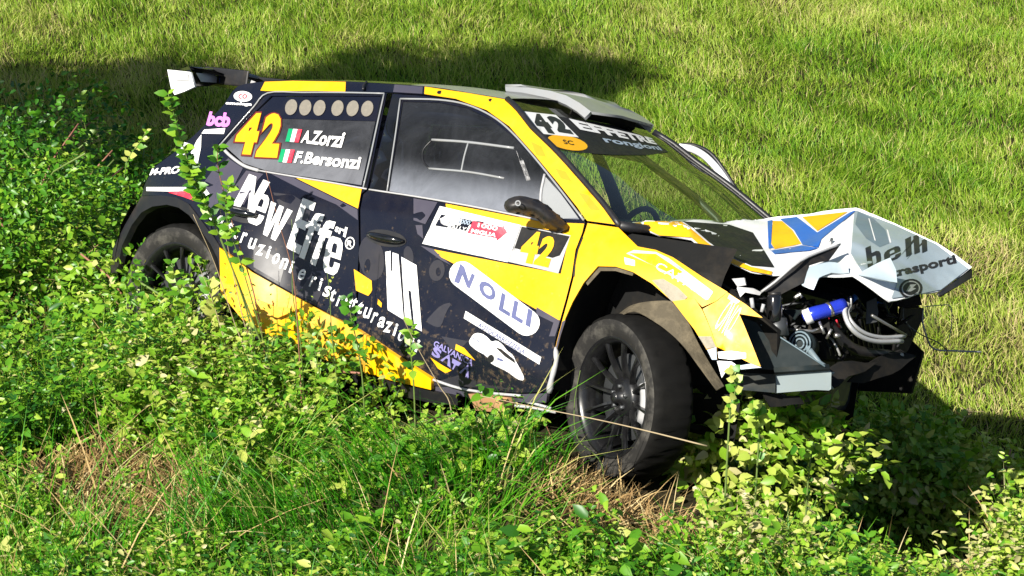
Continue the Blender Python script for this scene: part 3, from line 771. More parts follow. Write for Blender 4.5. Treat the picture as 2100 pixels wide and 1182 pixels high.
# wheel-arch liner hanging loose over the tyre
LIN = [[(1263, 648), (1298, 625), (1350, 617), (1384, 622), (1408, 655), (1430, 700), (1453, 741), (1485, 792)],
       [(1262, 652), (1300, 638), (1345, 662), (1372, 682), (1392, 700), (1412, 722), (1430, 746), (1470, 800)]]
NL = [np.array(spline([(*p, 0) for p in r], 4))[:, :2] for r in LIN]
PL = []
for k, row in enumerate(NL):
    for i, (u, v) in enumerate(row):
        PL.append(at(u, v, y=(-0.84 if k == 0 else -0.885)))
n_ = len(NL[0])
sheet('wheel_arch_liner', PL, [(i, i + 1, n_ + i + 1, n_ + i) for i in range(n_ - 1)], MUD, car, thick=0.004)
liner('wheel_arch_liner', [(1137, 800), (1141, 722), (1148, 690), (1159, 654), (1174, 620), (1197, 580), (1226, 547), (1263, 548), (1298, 559), (1337, 583), (1377, 618), (1424, 677), (1460, 740)], VOID, 0.42)

# ---- roof, windscreen, tailgate
rail = side(np.array(RAIL))
rails = np.array(spline(rail, 5))
ys = np.linspace(-1, 1, 25)
RV = []
for p in rails:
    hw = -p[1]
    for s in ys:
        e = 1 - abs(s) ** 2.4
        RV.append((p[0] + 0.05 * e * sstep(1.1, 1.5, p[0]), s * hw, p[2] + 0.045 * e))
nr = len(ys)
RF = [(i * nr + j, i * nr + j + 1, (i + 1) * nr + j + 1, (i + 1) * nr + j) for i in range(len(rails) - 1) for j in range(nr - 1)]
fm = [1 if rails[i][0] > 0.95 else 0 for i in range(len(rails) - 1) for j in range(nr - 1)]
roof = mesh_np('roof', RV, RF, None, car, mats=[NAVY, GREYP], fmat=fm)
tube('antenna', [at(745, 184, y=-0.62), at(746, 176, y=-0.60), at(752, 168, y=-0.58)], 0.006, BLK, roof, n=3)
# windscreen
WV = []; zs = np.linspace(_ae[:, 2].min() + 0.0, _ae[:, 2].max(), 22)
for z in zs:
    for s in np.linspace(-1, 1, 25):
        y = s * _wy(z)
        WV.append((float(ws_x(y, z)), y, z))
wsc = mesh_np('windscreen', WV, [(i * 25 + j, i * 25 + j + 1, (i + 1) * 25 + j + 1, (i + 1) * 25 + j) for i in range(21) for j in range(24)], GLASS_W, car)
patch('sun_strip', [(1068, 226), (1130, 237), (1200, 247), (1270, 262), (1330, 283), (1372, 312), (1330, 318), (1260, 318), (1180, 313), (1148, 306), (1105, 268)], CARB, wsc, surf=screen, off=0.004, g=14)
patch('number_plate_sticker', [(1068, 228), (1140, 236), (1187, 282), (1114, 275)], WHT, wsc, surf=screen, off=0.007, g=12)
text('4', [(1084, 232), (1110, 234), (1143, 276), (1108, 270)], BLK, wsc, surf=screen, off=0.010, bold=0.07, name='race_number')
text('2', [(1117, 237), (1148, 240), (1177, 276), (1146, 271)], BLK, wsc, surf=screen, off=0.010, bold=0.07, name='race_number')
patch('sticker', ell(1164, 293, 42, 14, 12), YEL, wsc, surf=screen, off=0.007, g=12)
text('SC', [(1153, 286), (1174, 289), (1178, 298), (1157, 295)], CARB, wsc, surf=screen, off=0.010, bold=0.02)
text('EFFETRE', [(1166, 243), (1336, 283), (1348, 297), (1190, 266)], WHT, wsc, surf=screen, off=0.008, bold=0.05, cuts=10)
text('rongioni', [(1232, 280), (1350, 300), (1362, 312), (1246, 296)], LBLUE, wsc, surf=screen, off=0.008, bold=0.03, cuts=10)
# black surround of the screen
for sgn in (1, -1):
    q = [(_wx(z) + 0.012, -sgn * _wy(z), z) for z in zs]
    tube('windscreen_seal', q, 0.014, BLK, wsc, seg=6)
tube('windscreen_seal', [(float(ws_x(s * _wy(zs[0]), zs[0])) + 0.01, s * _wy(zs[0]), zs[0]) for s in np.linspace(-1, 1, 15)], 0.02, BLK, wsc, seg=6)
# tailgate
te = side(np.array(REAR))
te = np.array(spline(te, 3))
TV = []
for p in te:
    for s in np.linspace(-1, 1, 17):
        TV.append((p[0] - 0.10 * (1 - s * s), -s * p[1] * -1, p[2]))
nT = len(te)
mesh_np('tailgate', TV, [(i * 17 + j, i * 17 + j + 1, (i + 1) * 17 + j + 1, (i + 1) * 17 + j) for i in range(nT - 1) for j in range(16)], NAVY, car)
rb = []
for z, dx in ((0.70, 0.0), (0.60, -0.05), (0.45, -0.06), (0.30, 0.0), (0.2, 0.08)):
    for s in np.linspace(-1, 1, 17):
        rb.append((-0.42 + dx - 0.22 * (1 - abs(s) ** 3), s * 0.83, z))
mesh_np('rear_bumper', rb, [(i * 17 + j, i * 17 + j + 1, (i + 1) * 17 + j + 1, (i + 1) * 17 + j) for i in range(4) for j in range(16)], NAVY, car)

# ---- rear spoiler
def slab(name, px, y0, y1, mat, parent, thick=0.012):
    pts = [at(u, v, y=y) for (u, v), y in zip(px, (y0, y1) if False else [y0] * len(px))]
    return sheet(name, pts, [tuple(range(len(pts)))], mat, parent, thick=thick)
spo = sheet('rear_spoiler', [at(391, 143, y=-0.60), at(440, 142, y=-0.35), at(488, 144, y=-0.10), at(499, 158, y=0.0), at(496, 170, y=0.0), at(447, 176, y=-0.32), at(396, 177, y=-0.60)],
            [(0, 1, 5, 6), (1, 2, 3, 4, 5)], BLKG, car, thick=0.03)
sheet('spoiler_wing', [at(391, 143, y=-0.60), at(488, 144, y=-0.10), at(499, 158, y=0.0), np.array([-0.42, 0.6, 1.36]), np.array([-0.62, 0.6, 1.33]), np.array([-0.66, -0.5, 1.33])], [(0, 1, 2, 3, 4, 5)], BLKG, spo, thick=0.02)
ep = sheet('end_plate', [at(343, 143, y=-0.62), at(372, 146, y=-0.62), at(390, 148, y=-0.62), at(399, 178, y=-0.62), at(378, 188, y=-0.62), at(358, 195, y=-0.62), at(351, 183, y=-0.62)], [(0, 1, 2, 3, 4, 5, 6)], WHTP, spo, thick=0.012)
sheet('sticker', [at(362, 150, y=-0.625), at(386, 152, y=-0.625), at(388, 165, y=-0.625), at(360, 166, y=-0.625)], [(0, 1, 2, 3)], PALEG, spo, thick=0)
sheet('sticker', [at(402, 150, y=-0.57), at(446, 152, y=-0.37), at(444, 170, y=-0.37), at(412, 168, y=-0.55)], [(0, 1, 2, 3)], PALEG, spo, thick=0)
sheet('sticker', [at(450, 161, y=-0.36), at(488, 163, y=-0.12), at(488, 170, y=-0.12), at(450, 169, y=-0.36)], [(0, 1, 2, 3)], BLUE, spo, thick=0)
sheet('spoiler_strut', [at(498, 158, y=-0.30), at(524, 168, y=-0.34), at(518, 172, y=-0.34), at(497, 168, y=-0.30)], [(0, 1, 2, 3)], PALEG, spo, thick=0.02)
for y in (-0.35, 0.0, 0.35):
    box('spoiler_strut', (-0.40, y, 1.37), (0.30, 0.012, 0.08), BLK, spo)

# ---- roof vent
YV = -0.24
top = [(1036, 179), (1068, 179), (1095, 181), (1130, 187), (1161, 196), (1188, 211), (1212, 229)]
bot = [(1037, 187), (1070, 190), (1115, 199), (1140, 206), (1161, 215), (1182, 228), (1199, 242)]
T = [at(u, v, y=YV) for u, v in top]; B = [at(u, v, y=YV - 0.02) for u, v in bot]
vent = sheet('roof_vent', T + B, [(i, i + 1, 7 + i + 1, 7 + i) for i in range(6)], GREYP, car, thick=0.02)
T2 = [np.array([p[0], 0.26, p[2] + 0.004]) for p in T]
tm = [np.array([p[0], 0.0, p[2] + 0.012]) for p in T]
sheet('vent_cover', T + tm + T2, [(i, i + 1, 7 + i + 1, 7 + i) for i in range(6)] + [(7 + i, 7 + i + 1, 14 + i + 1, 14 + i) for i in range(6)], GREYP, vent, thick=0.012)
B2 = [np.array([p[0], 0.26, p[2]]) for p in B]
sheet('vent_side', T2 + B2, [(i, i + 1, 7 + i + 1, 7 + i) for i in range(6)], GREYP, vent, thick=0.01)
sheet('vent_mouth', [T[5] - np.array([0.02, 0, 0]), T2[5] - np.array([0.02, 0, 0]), B2[5] - np.array([0.03, 0, 0.02]), B[5] - np.array([0.03, 0, 0.02])], [(0, 1, 2, 3)], VOID, vent, thick=0.005)  # black sheet standing in for the dark inside the opening

# ---- bonnet, buckled and folded up on the far side
def A(u, v, y): return at(u, v, y=y)
CO = [
 [A(1298, 463, -.67), A(1297, 456, -.64), A(1385, 452, -.38), A(1496, 459, .0), np.array((2.2, .4, 1.0)), np.array((2.15, .64, .95))],
 [A(1352, 485, -.67), A(1350, 457, -.64), A(1450, 462, -.3), A(1530, 455, .12), np.array((2.33, .42, 1.0)), np.array((2.3, .66, .93))],
 [A(1418, 489, -.67), A(1412, 466, -.63), A(1500, 485, -.28), A(1572, 448, .25), np.array((2.45, .45, .98)), np.array((2.45, .67, .90))],
 [A(1480, 533, -.66), A(1488, 523, -.62), A(1560, 510, -.22), A(1640, 441, .30), np.array((2.62, .5, 1.0)), np.array((2.62, .67, .88))],
 [A(1540, 557, -.63), A(1540, 545, -.60), A(1632, 500, -.15), A(1700, 435, .33), np.array((2.75, .52, 1.0)), np.array((2.75, .67, .86))],
 [A(1584, 567, -.58), A(1584, 552, -.52), A(1700, 484, -.10), A(1756, 428, .35), np.array((2.85, .55, 1.0)), np.array((2.85, .66, .84))],
 [A(1640, 566, -.50), A(1660, 545, -.42), A(1760, 505, -.10), A(1834, 457, .36), np.array((2.95, .55, .95)), np.array((2.95, .66, .82))],
 [A(1748, 566, -.42), A(1760, 548, -.36), A(1830, 530, -.05), A(1920, 497, .36), np.array((3.05, .50, .99)), np.array((3.0, .64, .92))],
 [A(1824, 616, -.33), A(1868, 610, -.20), A(1925, 596, .10), A(1993, 550, .36), np.array((3.20, .42, .935)), np.array((3.12, .58, .91))],
]
pts = [p for c in CO for p in c]
bonnet = sheet('bonnet', pts, [(i * 6 + j, i * 6 + j + 1, (i + 1) * 6 + j + 1, (i + 1) * 6 + j) for i in range(8) for j in range(5)], WHTP, car, thick=0.006, sub=5, rough=0.012, rnd=0.6)
_bv = BVHTree.FromPolygons([v.co for v in bonnet.data.vertices], [tuple(p.vertices) for p in bonnet.data.polygons])
def onbonnet(uv, off=0.0):
    D = rays(uv); out = []
    for (u, v), d in zip(uv, D):
        h, n, i, dist = _bv.ray_cast(Vector(CAMC), Vector(d).normalized())
        if h is None:
            h, n, i, dist = _bv.find_nearest(Vector(at(u, v, y=0.0)))
        out.append(np.array(h) - np.array(Vector(d).normalized()) * (off + 0.002))
    return np.array(out)
OB = dict(surf=onbonnet, off=0.009, g=5)
patch('livery_stripe', [(1300, 457), (1330, 454), (1396, 454), (1416, 468), (1450, 497), (1488, 524), (1540, 547), (1584, 557), (1582, 564), (1540, 556), (1480, 532), (1445, 511), (1417, 487), (1352, 483)], YEL, bonnet, **OB)
patch('colour_field', [(1400, 454), (1496, 461), (1544, 477), (1566, 512), (1588, 548), (1540, 544), (1490, 522), (1452, 495), (1420, 467)], CARB, bonnet, **OB)
patch('colour_field', [(1752, 436), (1757, 432), (1834, 461), (1920, 501), (1986, 551), (1930, 594), (1872, 606), (1828, 612), (1840, 580), (1826, 535), (1770, 562), (1745, 520)], WHTSH, bonnet, **OB)  # shaded white of the bonnet tip, painted as a darker field
OC = dict(surf=onbonnet, off=0.012, g=5)
f6 = lambda L: [(1200 + x / 2.5, 400 + y / 2.5) for x, y in L]
patch('emblem_field', f6([(935, 132), (960, 128), (952, 250), (975, 282), (1110, 258), (1195, 272), (1150, 285), (970, 302), (940, 272)]), BLUE, bonnet, **OC)
patch('emblem_field', f6([(962, 132), (1010, 134), (1062, 180), (1108, 250), (972, 278), (955, 250)]), YEL, bonnet, **OC)
patch('emblem_field', f6([(998, 122), (1085, 112), (1190, 192), (1360, 88), (1392, 76), (1212, 225), (1195, 268), (1115, 256), (1070, 180)]), BLUE, bonnet, **OC)
patch('emblem_field', f6([(1112, 112), (1260, 96), (1345, 86), (1190, 184)]), YEL, bonnet, **OC)
patch('emblem_field', f6([(1398, 84), (1480, 122), (1540, 180), (1560, 248), (1510, 268), (1440, 222), (1385, 150)]), TEAL, bonnet, **OC)
for q in ([(1452, 120), (1458, 122), (1490, 235), (1484, 233)], [(1545, 175), (1553, 180), (1570, 245), (1562, 245)]):
    patch('emblem_field', f6(q), WHT, bonnet, surf=onbonnet, off=0.015, g=6)
for ch, q in (('b', [(1436, 272), (1508, 240), (1520, 352), (1452, 392)]), ('e', [(1530, 292), (1612, 254), (1622, 316), (1536, 352)]), ('l', [(1640, 227), (1670, 212), (1674, 304), (1646, 318)]), ('l', [(1682, 212), (1710, 200), (1716, 292), (1688, 304)]), ('i', [(1724, 208), (1750, 196), (1754, 286), (1728, 297)])):
    glyph(ch, f6(q), BLK, bonnet, surf=onbonnet, off=0.015, g=5)
text('trasporti', [(1826, 553), (1958, 522), (1964, 545), (1832, 574)], BLK, bonnet, surf=onbonnet, off=0.015, bold=0.035, cuts=16)
patch('badge', ell(1868, 592, 24, 20, -8), CARB, bonnet, surf=onbonnet, off=0.015, g=6)
patch('badge_ring', ell(1868, 592, 19, 16, -8), GREYP, bonnet, holes=[ell(1868, 592, 16.5, 13.5, -8)], surf=onbonnet, off=0.018, g=6)
patch('badge_ring', [(1858, 598), (1866, 584), (1880, 583), (1872, 590), (1879, 592), (1868, 598)], GREYP, bonnet, surf=onbonnet, off=0.018, g=6)
# torn inner skin and folded flap
sheet('bonnet_inner_skin', [A(1725, 500, -.28), A(1700, 532, -.42), A(1660, 545, -.48), A(1648, 580, -.52), A(1600, 606, -.56), A(1560, 598, -.60), A(1582, 580, -.58), A(1650, 532, -.5)], [(0, 1, 7), (1, 2, 7), (2, 3, 6, 7), (3, 4, 5, 6)], CARB, bonnet, thick=0.008, sub=1, rough=0.006)
sheet('bonnet_flap', [A(1628, 560, -.52), A(1660, 548, -.48), A(1700, 536, -.44), A(1738, 545, -.42), A(1742, 562, -.42), A(1705, 560, -.46), A(1680, 572, -.49), A(1668, 592, -.51), A(1645, 585, -.52)], [(0, 1, 6, 8), (6, 7, 8), (1, 2, 5, 6), (2, 3, 4, 5)], WHTSH, bonnet, thick=0.006, sub=2, rough=0.02)
sheet('bonnet_flap', [A(1758, 566, -.40), A(1795, 545, -.36), A(1826, 531, -.33), A(1838, 556, -.33), A(1840, 580, -.34), A(1800, 574, -.38)], [(0, 1, 4, 5), (1, 2, 3, 4)], WHTSH, bonnet, thick=0.005, sub=2, rough=0.012)
sheet('bonnet_front_edge', [A(1924, 602, .08), A(1994, 552, .37), A(1994, 570, .37), A(1930, 606, .08)], [(0, 1, 2, 3)], BLK, bonnet, thick=0.01)
tube('bonnet_pin', [A(1706, 490, -.16), A(1702, 502, -.18)], 0.006, STEEL, bonnet)
tube('torn_edge', [A(1560, 600, -.62), A(1590, 578, -.60), A(1640, 536, -.54), A(1690, 514, -.40), A(1722, 502, -.3)], 0.005, PALEG, bonnet, n=3)
# ---- wheels
TR, TW = 0.322, 0.225
def build_wheel(loc, steer, camber, dirty, spin=0.0):
    """wheel axis along -Y (outer face), local origin at hub centre"""
    prof = [(0.225, 0.085), (0.245, 0.098), (0.275, 0.108), (0.300, 0.104), (0.314, 0.092), (0.321, 0.07), (0.322, 0.0), (0.321, -0.07), (0.314, -0.092), (0.300, -0.104), (0.275, -0.108), (0.245, -0.098), (0.225, -0.085)]
    seg = 120
    V, F, fm = [], [], []
    n = len(prof)
    for i in range(seg):
        a = 2 * math.pi * i / seg
        for k, (r, o) in enumerate(prof):
            rr = r
            if 4 <= k <= 8 and ((i + abs(k - 6) * 2) % 5 == 0): rr = r - 0.010
            V.append((rr * math.cos(a), -o if o > 0.06 else -(0.06 + (o - 0.06) * 0.82), rr * math.sin(a)))
    for i in range(seg):
        for k in range(n - 1):
            j = (i + 1) % seg
            F.append((i * n + k, i * n + k + 1, j * n + k + 1, j * n + k)); fm.append(1 if k < 3 else 0)
    M = Matrix.Translation(loc) @ Matrix.Rotation(steer, 4, 'Z') @ Matrix.Rotation(camber, 4, 'X')
    tyre = mesh_np('wheel', V, F, None, car, mats=[RUB, RUBD], fmat=fm)
    tyre.matrix_local = M
    def lathe(name, prof, mat, seg=48, par=tyre):
        V, F = [], []
        n = len(prof)
        for i in range(seg):
            a = 2 * math.pi * i / seg
            for r, o in prof: V.append((r * math.cos(a), -o, r * math.sin(a)))
        for i in range(seg):
            for k in range(n - 1):
                j = (i + 1) % seg
                F.append((i * n + k, i * n + k + 1, j * n + k + 1, j * n + k))
        return mesh_np(name, V, F, mat, par)
    lathe('rim', [(0.228, -0.09), (0.205, -0.085), (0.205, 0.055), (0.212, 0.075), (0.222, 0.088), (0.233, 0.094), (0.236, 0.090), (0.229, 0.084)], RIMM)
    lathe('hub', [(0.001, 0.082), (0.018, 0.082), (0.022, 0.078), (0.024, 0.050), (0.060, 0.046), (0.076, 0.040), (0.082, 0.02), (0.082, -0.05)], RIMM, 32)
    # twelve split spokes
    sv = []
    for r, hw, o, th in ((0.070, 0.010, 0.040, 0.030), (0.11, 0.0065, 0.058, 0.026), (0.16, 0.0058, 0.070, 0.022), (0.213, 0.010, 0.076, 0.020)):
        sv += [(r, -o, hw * .6), (r, -o, -hw * .6), (r, -o + th * .5, -hw), (r, -o + th, -hw * .8), (r, -o + th, hw * .8), (r, -o + th * .5, hw)]
    sf = []
    for k in range(3):
        for q in range(6):
            sf.append((k * 6 + q, k * 6 + (q + 1) % 6, (k + 1) * 6 + (q + 1) % 6, (k + 1) * 6 + q))
    sme = bpy.data.meshes.new('spoke'); sme.from_pydata(sv, [], sf); sme.materials.append(RIMM); sme.update()
    for i in range(12):
        o = link('spoke', sme, tyre); o.rotation_euler = (0, spin + 2 * math.pi * i / 12, 0)
    for i in range(5):
        a = 2 * math.pi * i / 5 + 0.3
        bx = tube('wheel_bolt', [(0.043 * math.cos(a), -0.062, 0.043 * math.sin(a)), (0.043 * math.cos(a), -0.03, 0.043 * math.sin(a))], 0.008, DSTEEL, tyre, 6)
    lathe('brake_disc', [(0.07, 0.015), (0.165, 0.015), (0.168, 0.005), (0.165, -0.01), (0.07, -0.01)], DSTEEL, 40)
    cal = []
    for a in np.linspace(-0.5, 0.5, 8):
        cal.append((0.15 * math.cos(a), -0.02, 0.15 * math.sin(a)))
    tube('brake_caliper', cal, 0.034, PALEG, tyre, 8)
    return tyre
build_wheel((2.44, -0.80, 0.278), math.radians(-22), math.radians(5), True, 0.12)
build_wheel((0.0, -0.80, 0.335), math.radians(0), math.radians(2), True, 0.0)
for (x, z, st) in ((2.5, 0.30, -18), (0.0, 0.335, 0)):
    wl = build_wheel((x, 0.80, z), math.radians(st), math.radians(-2), True)
    wl.matrix_local = wl.matrix_local @ Matrix.Rotation(math.pi, 4, 'Z')

# ---- dark tub, floor, bulkheads
def tub():
    bm = bmesh.new()
    V, F = [], []
    xs = np.linspace(-0.45, 2.75, 33)
    zs_ = np.linspace(0.16, 0.90, 8)
    for sgn in (-1, 1):
        k = len(V)
        for x in xs:
            for z in zs_:
                y = float(WS(x, z)) - 0.075
                for hx, hz in ((FHX, FHZ), (RHX, RHZ)):
                    if math.hypot(x - hx, z - hz) < 0.46: y = min(y, 0.50)
                V.append((x, sgn * y, z))
        for i in range(len(xs) - 1):
            for j in range(7):
                F.append((k + i * 8 + j, k + (i + 1) * 8 + j, k + (i + 1) * 8 + j + 1, k + i * 8 + j + 1))
    n = len(xs) * 8
    for i in range(len(xs) - 1):
        F.append((i * 8, (i + 1) * 8, n + (i + 1) * 8, n + i * 8))
    for i in (0,):
        for j in range(7):
            F.append((j, j + 1, n + j + 1, n + j))
    return V, F
V, F = tub()
tubo = mesh_np('underbody_tub', V, F, VOID, car, smooth=False)
sheet('bulkhead', [(2.12, -0.78, 0.92), (2.12, 0.78, 0.92), (2.12, 0.78, 0.16), (2.12, -0.78, 0.16)], [(0, 1, 2, 3)], VOID, car, thick=0.02)
sheet('scuttle', [(2.10, -0.72, 0.93), (2.32, -0.60, 0.93), (2.36, 0, 0.94), (2.32, 0.60, 0.93), (2.10, 0.72, 0.93)], [(0, 1, 2), (0, 2, 4), (2, 3, 4)], BLK, car, thick=0.02)

# ---- interior
def seat(y):
    s = sheet('seat', [(1.10, y - .22, .38), (1.10, y + .22, .38), (0.88, y + .24, .85), (0.80, y + .17, 1.12), (0.80, y - .17, 1.12), (0.88, y - .24, .85)], [(0, 1, 2, 5), (5, 2, 3, 4)], CLOTH, car, thick=0.07, sub=2)
    for q in (-1, 1):
        sheet('seat_wing', [(1.35, y + q * .23, .32), (1.0, y + q * .25, .42), (0.88, y + q * .27, .85), (0.98, y + q * .27, .9), (1.08, y + q * .26, .6), (1.40, y + q * .24, .45)], [(0, 1, 2, 3, 4, 5)], CLOTH, s, thick=0.04)
        sheet('head_wing', [(0.82, y + q * .17, .98), (0.80, y + q * .17, 1.16), (0.98, y + q * .19, 1.15), (1.0, y + q * .19, 1.0)], [(0, 1, 2, 3)], CLOTH, s, thick=0.03)
    box('seat_cushion', (1.28, y, 0.36), (0.42, 0.42, 0.10), CLOTH, s, bev=0.03)
    box('harness_strap', (0.97, y - 0.08, 0.75), (0.02, 0.05, 0.45), RED, s, rot=(0, -0.42, 0), bev=0.004)
    box('harness_strap', (0.97, y + 0.08, 0.75), (0.02, 0.05, 0.45), RED, s, rot=(0, -0.42, 0), bev=0.004)
seat(-0.36); seat(0.36)
dash = sheet('dashboard', [(2.0, -0.66, .90), (2.05, 0, .93), (2.0, .66, .90), (1.78, .64, .88), (1.76, 0, .90), (1.78, -.64, .88), (1.80, -.64, .68), (1.80, .64, .68)], [(0, 1, 4, 5), (1, 2, 3, 4), (5, 4, 3, 7, 6)], CLOTH, car, thick=0.03)
ring = [(1.62 + 0.03 * math.sin(t), 0.36 + 0.17 * math.cos(t), 0.86 + 0.16 * math.sin(t)) for t in np.linspace(0, 2 * math.pi, 25)]
tube('steering_wheel', ring, 0.014, CLOTH, car)
for sg in (-1, 1):
    cage = tube('roll_cage_bar', [(0.92, sg * .66, .2), (0.92, sg * .66, .85), (0.90, sg * .58, 1.25), (0.90, sg * .46, 1.31)], 0.02, DSTEEL, car, n=4)
    tube('roll_cage_bar', [(0.90, sg * .52, 1.29), (1.35, sg * .50, 1.29), (1.55, sg * .52, 1.22), (1.95, sg * .64, .92), (2.0, sg * .66, .3)], 0.02, DSTEEL, car, n=4)
    tube('roll_cage_bar', [(0.92, sg * .66, .85), (1.98, sg * .67, .45)], 0.02, DSTEEL, car)
    tube('roll_cage_bar', [(0.92, sg * .66, .4), (1.98, sg * .67, .75)], 0.02, DSTEEL, car)
    tube('roll_cage_bar', [(0.90, sg * .5, 1.29), (-0.1, sg * .55, .75)], 0.02, DSTEEL, car)
tube('roll_cage_bar', [(0.90, -.48, 1.31), (0.90, .48, 1.31)], 0.02, DSTEEL, car)
tube('roll_cage_bar', [(1.50, -.5, 1.25), (1.50, .5, 1.25)], 0.02, DSTEEL, car)
tube('roll_cage_bar', [(0.92, -.66, .75), (0.92, .66, .75)], 0.02, DSTEEL, car)

# ---- left side of the car
mirror_part(body); 
md = mirror_part(rdoor); mirror_part(rglass, parent=md)
mirror_part(trim); mirror_part(skirt)
patch_l = patch('front_fender', [(1268, 467), (1308, 506), (1345, 513), (1380, 528), (1337, 580), (1298, 558), (1263, 547), (1226, 546), (1197, 580), (1174, 620), (1159, 654), (1148, 690), (1141, 722), (1137, 722), (1142, 700), (1153, 658), (1165, 615), (1177, 568), (1185, 513), (1199, 477), (1205, 458)], YEL, car, thick=0.006, g=16)
patch_l.data.transform(Matrix.Diagonal((1, -1, 1, 1))); patch_l.data.flip_normals()
# driver's door standing ajar on the far side
hinge = Matrix.Translation((2.06, 0.82, 0)) @ Matrix.Rotation(math.radians(-14), 4, 'Z') @ Matrix.Translation((-2.06, -0.82, 0))
ld = mirror_part(fdoor); ld.matrix_local = hinge
fw = [c for c in fdoor.children if c.name.startswith('window') and 'trim' not in c.name][0]
fwl = mirror_part(fw, 'window', ld); fwl.data.materials[0] = GLASS_W
for c in [c for c in fdoor.children if c.name.startswith('window_trim')][:2]:
    mirror_part(c, 'window_trim', ld)

# ---- far door frame edge seen past the screen
hi_ = hinge.inverted()
tube('door_frame_edge', [tuple(hi_ @ Vector(A(u, v, y))) for u, v, y in ((1392, 302, .80), (1420, 307, .84), (1448, 323, .88), (1475, 352, .90), (1502, 392, .90))], 0.018, WHTP, ld, 8, n=4)
tube('door_frame_seal', [tuple(hi_ @ Vector(A(u, v, y))) for u, v, y in ((1384, 299, .82), (1421, 298, .86), (1456, 314, .90), (1484, 348, .92), (1520, 405, .92))], 0.010, BLK, ld, 6, n=4)

# ---- engine bay wreckage
box('engine_block', (2.62, 0.05, 0.52), (0.42, 0.60, 0.42), DSTEEL, car, rot=(0.05, 0.1, 0.1), bev=0.03)
box('gearbox', (2.55, 0.45, 0.42), (0.34, 0.30, 0.30), DSTEEL, car, bev=0.05)
pipe = tube('intercooler_pipe', [A(1655, 650, -.42), A(1668, 644, -.42), A(1700, 636, -.36), A(1730, 626, -.30)], 0.028, ANOD, car, 14, n=3)
tube('pipe_collar', [A(1650, 652, -.43), A(1664, 646, -.42)], 0.031, WHT, pipe, 14)
tube('pipe_clamp', [A(1698, 636.5, -.362), A(1704, 634, -.354)], 0.0305, STEEL, pipe, 14)
tube('braided_hose', [A(1738, 622, -.30), A(1732, 640, -.32), A(1742, 668, -.33), A(1765, 690, -.28), A(1800, 701, -.18), A(1850, 700, -.02)], 0.010, BRAID, car, 8, n=5)
tube('braided_hose', [A(1744, 624, -.28), A(1738, 642, -.30), A(1750, 665, -.30), A(1775, 684, -.24), A(1810, 692, -.14), A(1855, 690, 0)], 0.008, BRAID, car, 8, n=5)
tube('coolant_hose', [A(1700, 660, -.30), A(1720, 690, -.25), A(1760, 720, -.15), A(1830, 730, .05)], 0.022, BLK, car, 10, n=5)
tube('brace_rod', [A(1788, 647, -.2), A(1830, 672, -.05), A(1858, 688, .05)], 0.006, STEEL, car)
tube('brace_rod', [A(1620, 676, -.5), A(1665, 680, -.45), A(1688, 672, -.4)], 0.006, STEEL, car)
tube('bracket', [A(1680, 660, -.42), A(1690, 685, -.42)], 0.006, STEEL, car)
tube('bracket', [A(1705, 675, -.4), A(1695, 695, -.4)], 0.006, STEEL, car)
tube('bracket', [A(1712, 688, -.38), A(1722, 690, -.36)], 0.010, STEEL, car)
tube('bracket', [A(1822, 742, .0), A(1850, 728, .08)], 0.010, PALEG, car)
tube('bracket', [A(1630, 612, -.52), A(1640, 603, -.5), A(1644, 610, -.5)], 0.008, STEEL, car)
res = tube('fluid_reservoir', [A(1588, 606, -.62), A(1588, 612, -.62), A(1588, 658, -.62), A(1588, 664, -.62)], [0.026, 0.030, 0.030, 0.02], BLKG, car, 16)
tube('reservoir_cap', [A(1588, 600, -.62), A(1588, 607, -.62)], 0.024, BLK, res, 16)
tube('strut_tower', [A(1592, 655, -.60), A(1596, 690, -.60)], 0.040, DSTEEL, car, 16)
rad_ = box('radiator', (2.86, 0.12, 0.60), (0.05, 0.80, 0.18), VOID, car, rot=(0, -0.35, 0.15), bev=0.006)
for k in range(12):
    box('radiator_fin', (0.028, -0.36 + k * 0.065, 0), (0.004, 0.012, 0.15), BLK, rad_, bev=0)
def disc(c, r, n=20): return [(c[0] + r * math.cos(t), c[1] + r * math.sin(t)) for t in np.linspace(0, 2 * math.pi, n)]
alt = tube('alternator', [A(1640, 705, -.50), A(1652, 712, -.42)], [0.055, 0.055], DTEAL, car, 20)
for r in (0.045, 0.032, 0.018):
    ringp = [np.array(A(1640, 705, -.505)) + np.array([r * math.cos(t), 0, r * math.sin(t)]) for t in np.linspace(0, 2 * math.pi, 21)]
    tube('alternator_ring', ringp, 0.004, TEAL, alt, 6)
tube('alternator_belt', [A(1655, 712, -.5), A(1680, 745, -.48), A(1690, 752, -.48)], 0.012, TEAL, car)
# headlight bracket torn white
hb = sheet('headlight_bracket', [A(1501, 572, -.74), A(1526, 570, -.74), A(1530, 585, -.74), A(1512, 588, -.74), A(1545, 592, -.72), A(1562, 600, -.70), A(1558, 606, -.70), A(1528, 600, -.73), A(1518, 610, -.74), A(1511, 592, -.74)], [(0, 1, 2, 3), (3, 4, 7, 9), (4, 5, 6, 7), (7, 8, 9)], PALEG, car, thick=0.006)
tube('bracket_tab', [A(1541, 612, -.74), A(1544, 632, -.74)], 0.008, PALEG, hb)
tube('bracket_tab', [A(1566, 624, -.72), A(1562, 640, -.72)], 0.007, PALEG, hb)
